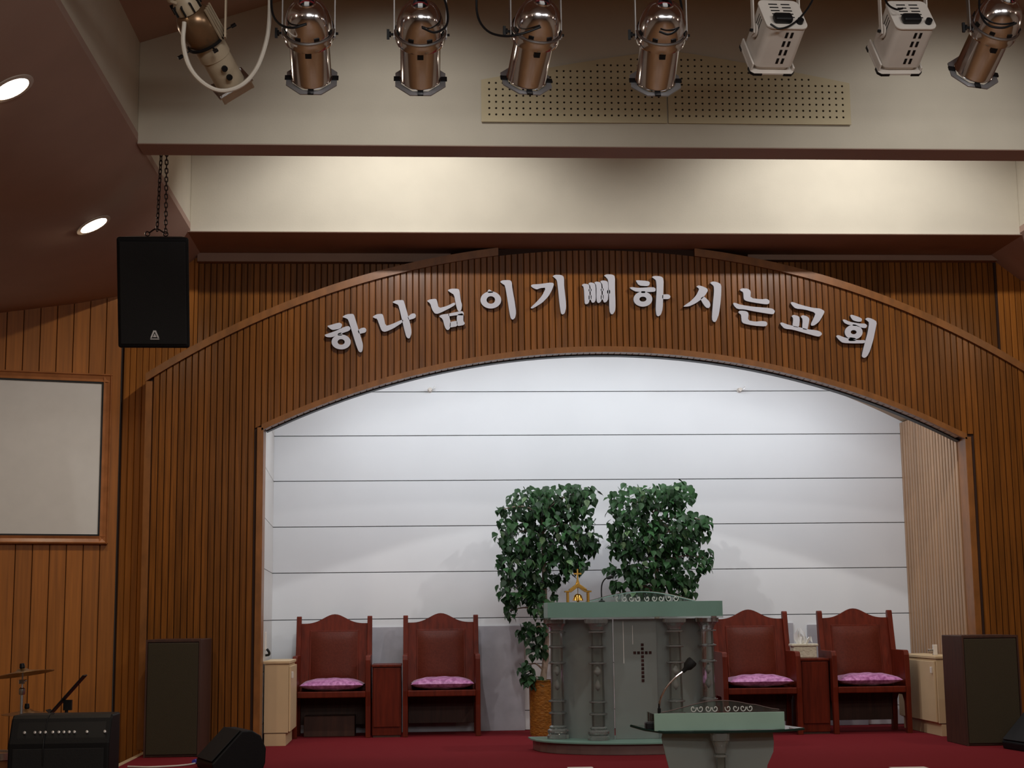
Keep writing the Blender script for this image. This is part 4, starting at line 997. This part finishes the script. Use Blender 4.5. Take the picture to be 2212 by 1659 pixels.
# ---- band corner: amplifier, cymbals, music stand, drum
AY = 9.9; ax0, ax1 = at(17, 1600, AY).x, at(236, 1600, AY).x; az = at(130, 1546, AY).z; RZ = -.22
am = thing('guitar_amplifier', 'black guitar amplifier with a row of silver knobs, below the cymbals', 'amplifier', ((ax0 + ax1) / 2, AY, RZ)); hw = (ax1 - ax0) / 2; H = az - RZ
b = MB(); b.prism([(0, 0), (0, H - .17), (.07, H - .02), (.10, H), (.34, H), (.34, 0)], -hw, hw, 'yzx'); b.build('cabinet', M_BLACKV, am, bevel=.012)
b = MB(); b.box(-hw + .03, hw - .03, -.008, .0, .03, H - .20); b.build('grille', M_GRILLE, am, bevel=.004)
kn = MB(); kn.lathe([(.011, 0), (.009, .018), (0, .02)], 10); ko = kn.build('knob', M_KNOB, None, smooth=True); KM = ko.data; bpy.data.objects.remove(ko)
pm = Vector((0, .035 - .006, H - .10))
b = MB(); b.prism([(.015, H - .155), (.062, H - .045), (.056, H - .042), (.009, H - .152)], -hw + .05, hw - .03, 'yzx'); b.build('control_panel', M_BLACK, am)
for kx in (-.235, -.165, -.13, -.095, -.045, -.005, .03, .065, .10, .185, .305):
    inst('knob', KM, am, (kx * hw / .34, .028, H - .107), (rad(67), 0, 0))
b = MB(); b.tube(smoothpath([(-.08, .2, H + .004), (-.085, .09, H + .0), (-.09, .03, H - .09), (-.09, -.014, H - .17), (-.09, -.015, H - .30)], 5), .004, 6); b.build('lead', M_BLACK, am, smooth=True)
def cymbal(px, py, Y, r, tilt, roll_, label, spread=True, hat=False):
    c = at(px, py, Y); t = thing('cymbal_stand', label, 'cymbal', (c.x, Y, RZ), 0, 'cymbals on stands'); h = c.z - RZ
    mx = T(0, 0, h) @ Ry(tilt) @ Rx(roll_)
    b = MB(); b.lathe([(.012, .022), (.035, .019), (.05, .006), (r * .6, -.006), (r, -.018), (r, -.020), (r * .6, -.009), (.048, .003), (.012, .018)], 40, mx=mx, close=False); b.build('cymbal', M_CYMBAL, t, smooth=True)
    b = MB(); b.lathe([(0, .06), (.016, .058), (.020, .03), (.016, .024), (.016, .02)], 10, mx=mx); b.build('felt', M_BLACK, t, smooth=True)
    b = MB(); b.tube([(0, 0, .16), (0, 0, h - .12)], .011, 8); b.tube([(0, 0, h - .13), (0, 0, h + .03)], .006, 8); b.lathe([(.018, h - .16), (.022, h - .15), (.022, h - .12), (.012, h - .11)], 10); b.build('pole', M_STEEL, t, smooth=True)
    b = MB(); b.tube([(-.005, 0, h - .07), (.03, 0, h - .06)], .009, 7); b.box(-.022, .014, -.012, .012, h - .085, h - .055); b.build('tilter', M_CHROME, t, bevel=.003)
    for k in range(3):
        a_ = 2 * PI * k / 3 + .5; b = MB(); b.tube([(0, 0, .38), (.26 * math.cos(a_), .26 * math.sin(a_), .012)], .009, 7); b.tube([(0, 0, .17), (.14 * math.cos(a_), .14 * math.sin(a_), .19)], .006, 6)
        b.build('leg', M_STEEL, t, smooth=True)
cymbal(49, 1451, 11.2, .215, rad(-8), rad(-4), 'tilted bronze cymbal on a stand before the wide boarded wall')
cymbal(58, 1537, 11.9, .185, rad(0), rad(1), 'lower level bronze cymbal just above the amplifier top')
mc = at(138, 1512, 11.0)
t = thing('music_stand', 'black music stand seen edge-on, tilted over the amplifier', 'stand', (mc.x, 11.0, RZ)); h = mc.z - RZ
b = MB(); b.box(-.009, .001, -.06, .06, -.115, .22, mx=T(0, 0, h) @ Ry(rad(41))); b.box(-.04, .001, -.06, .06, -.122, -.115, mx=T(0, 0, h) @ Ry(rad(41))); b.build('desk', M_BLACK, t, bevel=.003)
b = MB(); b.tube([(.02, 0, 0.2), (.02, 0, h - .05)], .012, 8); b.box(-.0, .055, -.02, .02, h - .07, h - .0); b.build('pole', M_BLACK, t)
b = MB()
for k in range(3):
    a_ = 2 * PI * k / 3; b.tube([(.02, 0, .25), (.02 + .2 * math.cos(a_), .2 * math.sin(a_), .012)], .009, 6)
b.build('tripod', M_BLACK, t)
dc = at(-18, 1640, 10.6)
t = thing('floor_drum', 'wooden drum with dark lug rim, mostly beyond the photo edge', 'drum', (dc.x - .05, 10.6, RZ))
b = MB(); b.lathe([(.185, .10), (.185, .50)], 32); b.build('shell', M_DRUM, t, smooth=True)
b = MB(); b.lathe([(.188, .47), (.198, .47), (.198, .515), (.188, .515), (.188, .47)], 32, close=False); b.lathe([(.188, .09), (.198, .09), (.198, .13), (.188, .13), (.188, .09)], 32, close=False); b.build('hoop', M_STEEL, t, smooth=True)
for k in range(3):
    a_ = 2 * PI * k / 3 + .3; b = MB(); b.tube([(.20 * math.cos(a_), .20 * math.sin(a_), .34), (.20 * math.cos(a_), .20 * math.sin(a_), .01)], .008, 7); b.build('leg', M_STEEL, t, smooth=True)

# ---- stage lamps on a pipe above the frame
LYR, PIPE = 7.5, 4.72
pb = thing('lighting_bar', 'steel lighting pipe carrying the row of stage lamps', 'pipe', (MID, LYR, PIPE))
b = MB(); b.tube([(-3.8, 0, 0), (3.8, 0, 0)], .024, 12); b.build('pipe', M_STEEL, pb, smooth=True)
for x in (-2.4, 0.0, 2.4):
    b = MB(); b.tube([(x, 0, .02), (x, 0, gable(MID + x) - PIPE - .03)], .010, 8); b.build('drop_rod', M_STEEL, pb, smooth=True)
def yoke(t, hw, z_p, zt, m, knob=True, clampz=None):
    b = MB()
    for s in (-1, 1): b.box(s * hw - .003, s * hw + .003, -.016, .016, z_p - .02, zt)
    b.box(-hw, hw, -.016, .016, zt - .004, zt); b.build('yoke', m, t)
    b = MB(); b.lathe([(.018, zt - .002), (.018, zt + .03), (.034, zt + .03), (.034, zt + .05), (0, zt + .05)], 12); b.build('clamp', M_BLACK, t)
def par_can(px, py, tilt, label, aim=52, cab=None, roll=0):
    c = at(px, py, LYR); t = thing('par_can', label, 'spotlight', (c.x, LYR, c.z), tilt, 'chrome can stage lamps')
    R_ = Ry(rad(roll)) @ Rx(rad(aim + 7)) @ Matrix.Diagonal((1, 1, 1.08, 1))    # local -z is the beam
    Rr = .104
    b = MB(); b.lathe([(Rr, -.255), (Rr + .004, -.250), (Rr, -.245), (Rr, -.02), (Rr - .003, -.02), (Rr - .003, -.255)], 40, mx=R_, close=False); b.build('barrel', M_CHROME, t, smooth=True)
    b = MB(); b.lathe([(.106, -.035), (.126, -.033), (.130, -.015), (.126, .0), (.122, .012), (.124, .03), (.122, .055), (.117, .085), (.105, .118), (.088, .145), (.066, .162), (.047, .170), (.045, .176), (.040, .176), (.040, .160)], 40, mx=R_, close=False); b.build('housing', M_CHROME, t, smooth=True)
    b = MB(); b.lathe([(.1285, .012), (.135, .016), (.135, .022), (.1265, .026)], 40, mx=R_, close=False); b.build('band', M_STEEL, t, smooth=True)
    b = MB(); b.lathe([(0, .150), (.040, .150)], 20, mx=R_, close=False); b.lathe([(.006, .150), (.009, .168), (0, .170)], 8, mx=R_ @ T(.018, 0, 0)); b.build('socket', M_BLACK, t)
    b = MB(); b.box(-.012, .012, -.020, .008, .148, .172, mx=R_); b.build('lamp_cap', M_TISSUE, t, label='pale ceramic lamp cap')
    b = MB()
    for k in range(8):
        a_ = 2 * PI * k / 8 + .39; b.box(.1215, .127, -.014, .014, .030, .046, mx=R_ @ Rz(a_))
    b.build('vent', M_BLACK, t, kind='stuff')
    # octagonal colour frame
    b = MB(); ro, ri = .143, .108
    for k in range(8):
        a0, a1 = PI / 4 * k + PI / 8, PI / 4 * (k + 1) + PI / 8
        q = [(ro * math.cos(a0), ro * math.sin(a0)), (ro * math.cos(a1), ro * math.sin(a1)), (ri * math.cos(a1), ri * math.sin(a1)), (ri * math.cos(a0), ri * math.sin(a0))]
        b.prism(q, -.268, -.262, 'xyz', mx=R_)
    b.build('colour_frame', M_GEL, t)
    for a_ in (0, PI, -PI / 2): b = MB(); b.box(.104, .140, -.015, .015, -.262, -.254, mx=R_ @ Rz(a_)); b.build('frame_clip', M_BLACK, t)
    b = MB(); b.box(-.016, .016, -.122, -.102, -.065, -.030, mx=R_); b.build('terminal', M_BLACK, t, bevel=.002)
    zt = PIPE - c.z - .05
    yoke(t, .1335, 0, zt, M_STEEL)
    for s in (-1, 1):
        b = MB(); b.tube([(s * .128, 0, 0), (s * .150, 0, 0)], .007, 8)
        if s < 0: b.tube([(-.150, 0, 0), (-.158, 0, 0)], .016, 8); b.box(-.172, -.158, -.006, .006, -.026, .026)
        b.build('pivot_knob', M_BLACK, t)
    if cab:
        b = MB(); b.tube(smoothpath([Rz(-tilt) @ (at(x, y, LYR + dy) - c) for x, y, dy in cab], 6), .0062, 7); b.build('cable', M_BLACK, t, smooth=True)
    return t
par_can(667, 72, rad(0), 'chrome can stage lamp next to the cream profile lamp', 50,
        [(586, -30, 0), (588, 25, -.05), (604, 52, -.12), (632, 60, -.17), (662, 52, -.17)])
par_can(908, 75, rad(0), 'chrome can stage lamp, second from the cream profile lamp', 50,
        [(950, -30, 0), (966, 20, -.06), (964, 55, -.13), (940, 70, -.17), (912, 60, -.17)])
par_can(1157, 72, rad(9), 'chrome can stage lamp hanging over the west perforated board', 46,
        [(1030, -40, 0), (1031, 30, 0), (1052, 66, -.06), (1090, 78, -.14), (1130, 72, -.17), (1168, 58, -.17)])
par_can(1428, 76, rad(0), 'chrome can stage lamp hanging where the perforated boards meet', 47,
        [(1462, -30, 0), (1473, 20, -.06), (1466, 58, -.13), (1446, 74, -.17), (1424, 68, -.17)])
par_can(2146, 62, rad(4), 'chrome can stage lamp at the row end, past both white box lamps', 50,
        [(2118, -30, 0), (2116, 20, -.08), (2132, 52, -.15), (2165, 60, -.17), (2195, 50, -.15)], roll=6)
# white box lamps
def box_lamp(px, py, label, tilt, cab, hx):
    c = at(px, py, LYR); t = thing('box_lamp', label, 'spotlight', (c.x, LYR, c.z), tilt, 'white box stage lamps')
    R_ = Ry(rad(-3)) @ Rx(rad(60))
    b = MB(); pr = []
    for cx_, cy_, a0 in ((.074, .074, 0), (-.074, .074, PI / 2), (-.074, -.074, PI), (.074, -.074, 1.5 * PI)):
        pr += [(cx_ + .034 * math.cos(a0 + PI / 2 * k / 5), cy_ + .034 * math.sin(a0 + PI / 2 * k / 5)) for k in range(6)]
    b.prism(pr, -.145, .105, 'xyz', mx=R_); b.build('body', M_WLAMP, t, smooth=True)
    b = MB(); b.prism([(x * 1.045, y * 1.045) for x, y in pr], .1055, .115, 'xyz', mx=R_); b.build('rear_plate', M_WLAMP, t, bevel=.003)
    b = MB()
    for k in range(4):
        for s in (-1, 1): b.box(.020 + s * .014 - .007, .020 + s * .014 + .007, -.1095, -.107, -.120 + k * .056, -.085 + k * .056, mx=R_)
    for k in range(5):
        for s in (-1, 1): b.box(s * .034 - .024, s * .034 + .024, -.03 + k * .026, -.023 + k * .026, .1145, .117, mx=R_)
    for k in range(3): b.box(-.1095, -.107, -.01 + k * .022, -.005 + k * .022, -.04, .085, mx=R_)
    b.build('vent', M_BLACK, t, kind='stuff')
    b = MB(); b.prism([(x * .86, y * .86) for x, y in pr], -.172, -.1455, 'xyz', mx=R_); b.build('neck', M_WLAMP, t, smooth=True)
    b = MB(); fr_ = [(-.105, -.122), (.105, -.122), (.122, -.105), (.122, .105), (.105, .122), (-.105, .122), (-.122, .105), (-.122, -.105)]
    b.prism(fr_, -.186, -.1725, 'xyz', mx=R_)
    b.box(-.122, -.112, -.105, .105, -.172, -.128, mx=R_); b.box(.112, .122, -.105, .105, -.172, -.150, mx=R_); b.build('front_frame', M_WLAMP, t, bevel=.003)
    for sx in (-1, 1):
        for sy in (-1, 1):
            b = MB(); b.prism([(sx * .125, sy * .070), (sx * .125, sy * .106), (sx * .106, sy * .125), (sx * .060, sy * .125), (sx * .060, sy * .117), (sx * .102, sy * .117), (sx * .117, sy * .102), (sx * .117, sy * .070)], -.190, -.176, 'xyz', mx=R_)
            b.build('corner_guard', M_BLACK, t)
    b = MB(); b.box(-.072, .028, -.085, -.030, .1155, .155, mx=R_); b.build('plug_box', M_BLACK, t, bevel=.014, seg=3)
    b = MB(); b.lathe([(.017, .1155), (.017, .140), (0, .144)], 12, mx=R_ @ T(.072, -.070, 0)); b.build('rear_knob', M_BLACK, t, smooth=True)
    yoke(t, .128, 0, PIPE - c.z - .05, M_WLAMP)
    for s in (-1, 1):
        b = MB(); b.lathe([(.036, -.004), (.036, .004), (0, .005)], 18, mx=T(s * .119, 0, 0) @ Ry(PI / 2)); b.build('pivot_disc', M_WLAMP, t, smooth=True)
        b = MB(); b.tube([(s * .124, 0, 0), (s * .145, 0, 0)], .009, 8); b.build('pivot_knob', M_BLACK, t, smooth=True)
    b = MB(); b.tube(smoothpath([Rz(-tilt) @ (at(x, y, LYR + dy) - c) for x, y, dy in cab], 6), .0055, 7); b.build('cable', M_BLACK, t, smooth=True)
box_lamp(1677, 69, 'white box stage lamp partly in front of the east perforated board', rad(9), [(1770, -30, 0), (1745, 18, -.06), (1715, 50, -.14), (1685, 62, -.19), (1664, 52, -.19)], 0)
box_lamp(1953, 70, 'white box stage lamp clear of the boards, before the last can', rad(6), [(1900, -40, 0), (1915, 5, -.08), (1935, 20, -.16), (1950, 18, -.19)], 0)
# cream profile lamp with white cable loop
c = at(444, 84, LYR); t = thing('profile_lamp', 'cream profile stage lamp with looping white cable and black shutters', 'spotlight', (c.x, LYR, c.z))
R_ = Ry(rad(-33)) @ Rx(rad(46)) @ Matrix.Scale(0.9, 4)
b = MB(); b.lathe([(.085, -.31), (.085, -.12), (.092, -.115), (.092, -.02), (.088, .0)], 32, mx=R_); b.build('lens_tube', M_CRLAMP, t, smooth=True)
b = MB(); b.lathe([(.09, -.02), (.104, .0), (.112, .06), (.108, .13), (.092, .17), (.07, .19), (0, .195)], 32, mx=R_); b.build('reflector_housing', M_TANLAMP, t, smooth=True)
b = MB(); b.lathe([(.06, .19), (.075, .195), (.075, .24), (.06, .27), (.05, .30), (.0, .30)], 24, mx=R_ @ T(0, 0, .0)); b.build('lamp_base', M_CRLAMP, t, smooth=True)
b = MB()
for k in range(9): b.box(.060, .086, -.004, .004, .20, .26, mx=R_ @ Rz(2 * PI * k / 9))
b.build('cooling_fin', M_BLACK, t)
b = MB()
for k in range(4): b.box(-.012 + k * .022 - .02, -.006 + k * .022 - .02, -.118, -.108, -.02, .19, mx=R_ @ Rz(rad(50)))
b.build('side_rail', M_CRLAMP, t)
b = MB(); b.lathe([(.105, -.02), (.118, -.016), (.118, -.006), (.105, -.002)], 32, mx=R_, close=False); b.build('shutter_ring', M_BLACK, t, smooth=True)
for a_ in (-PI * .02, -PI * .5, -PI * .98, PI * .5):
    b = MB(); b.box(.115, .165, -.006, .006, -.014, -.009, mx=R_ @ Rz(a_)); b.box(.160, .190, -.014, .014, -.018, -.005, mx=R_ @ Rz(a_)); b.build('shutter_handle', M_BLACK, t, bevel=.002)
b = MB()
for a_ in (0, PI / 2, PI, -PI / 2): b.box(-.10, .10, .088, .094, -.36, -.30, mx=R_ @ Rz(a_))
b.prism([(-.11, -.11), (.11, -.11), (.11, .11), (-.11, .11)], -.315, -.308, 'xyz', mx=R_); b.build('frame_holder', M_STEEL, t)
b = MB(); b.tube(smoothpath([R_ @ Vector((-.05, -.03, .28)), R_ @ Vector((-.075, -.06, .33)), R_ @ Vector((-.02, -.09, .36)), R_ @ Vector((.05, -.06, .33)), R_ @ Vector((.055, -.03, .28))], 5), .010, 8); b.build('rear_handle', M_CRLAMP, t, smooth=True)
for z_ in (-.16, -.22):
    b = MB(); b.lathe([(.006, 0), (.006, .02), (.018, .022), (.018, .034), (0, .036)], 10, mx=R_ @ T(0, -.085, z_) @ Rx(PI / 2)); b.build('focus_knob', M_BLACK, t, smooth=True)
hp = at(487, 70, LYR - .08) - c
b = MB(); b.box(hp.x - .004, hp.x + .004, hp.y - .016, hp.y + .016, hp.z - .03, PIPE - c.z - .05)
b.box(hp.x - .09, hp.x + .01, hp.y - .016, hp.y + .11, PIPE - c.z - .055, PIPE - c.z - .05)
b.build('yoke', M_CRLAMP, t)
b = MB(); b.lathe([(.018, PIPE - c.z - .052), (.018, PIPE - c.z - .02), (.034, PIPE - c.z - .02), (.034, PIPE - c.z + .0), (0, PIPE - c.z + .0)], 12, mx=T(hp.x - .02, 0, 0)); b.build('clamp', M_BLACK, t)
b = MB(); b.tube(smoothpath([(at(x, y, LYR + dy) - c) for x, y, dy in ((398, 48, -.16), (396, 95, -.16), (410, 145, -.16), (440, 180, -.16), (478, 196, -.14), (520, 185, -.12), (553, 150, -.08), (574, 95, -.04), (582, 40, 0), (583, -60, 0))], 6), .011, 8); b.build('cable', M_WCABLE, t, smooth=True)
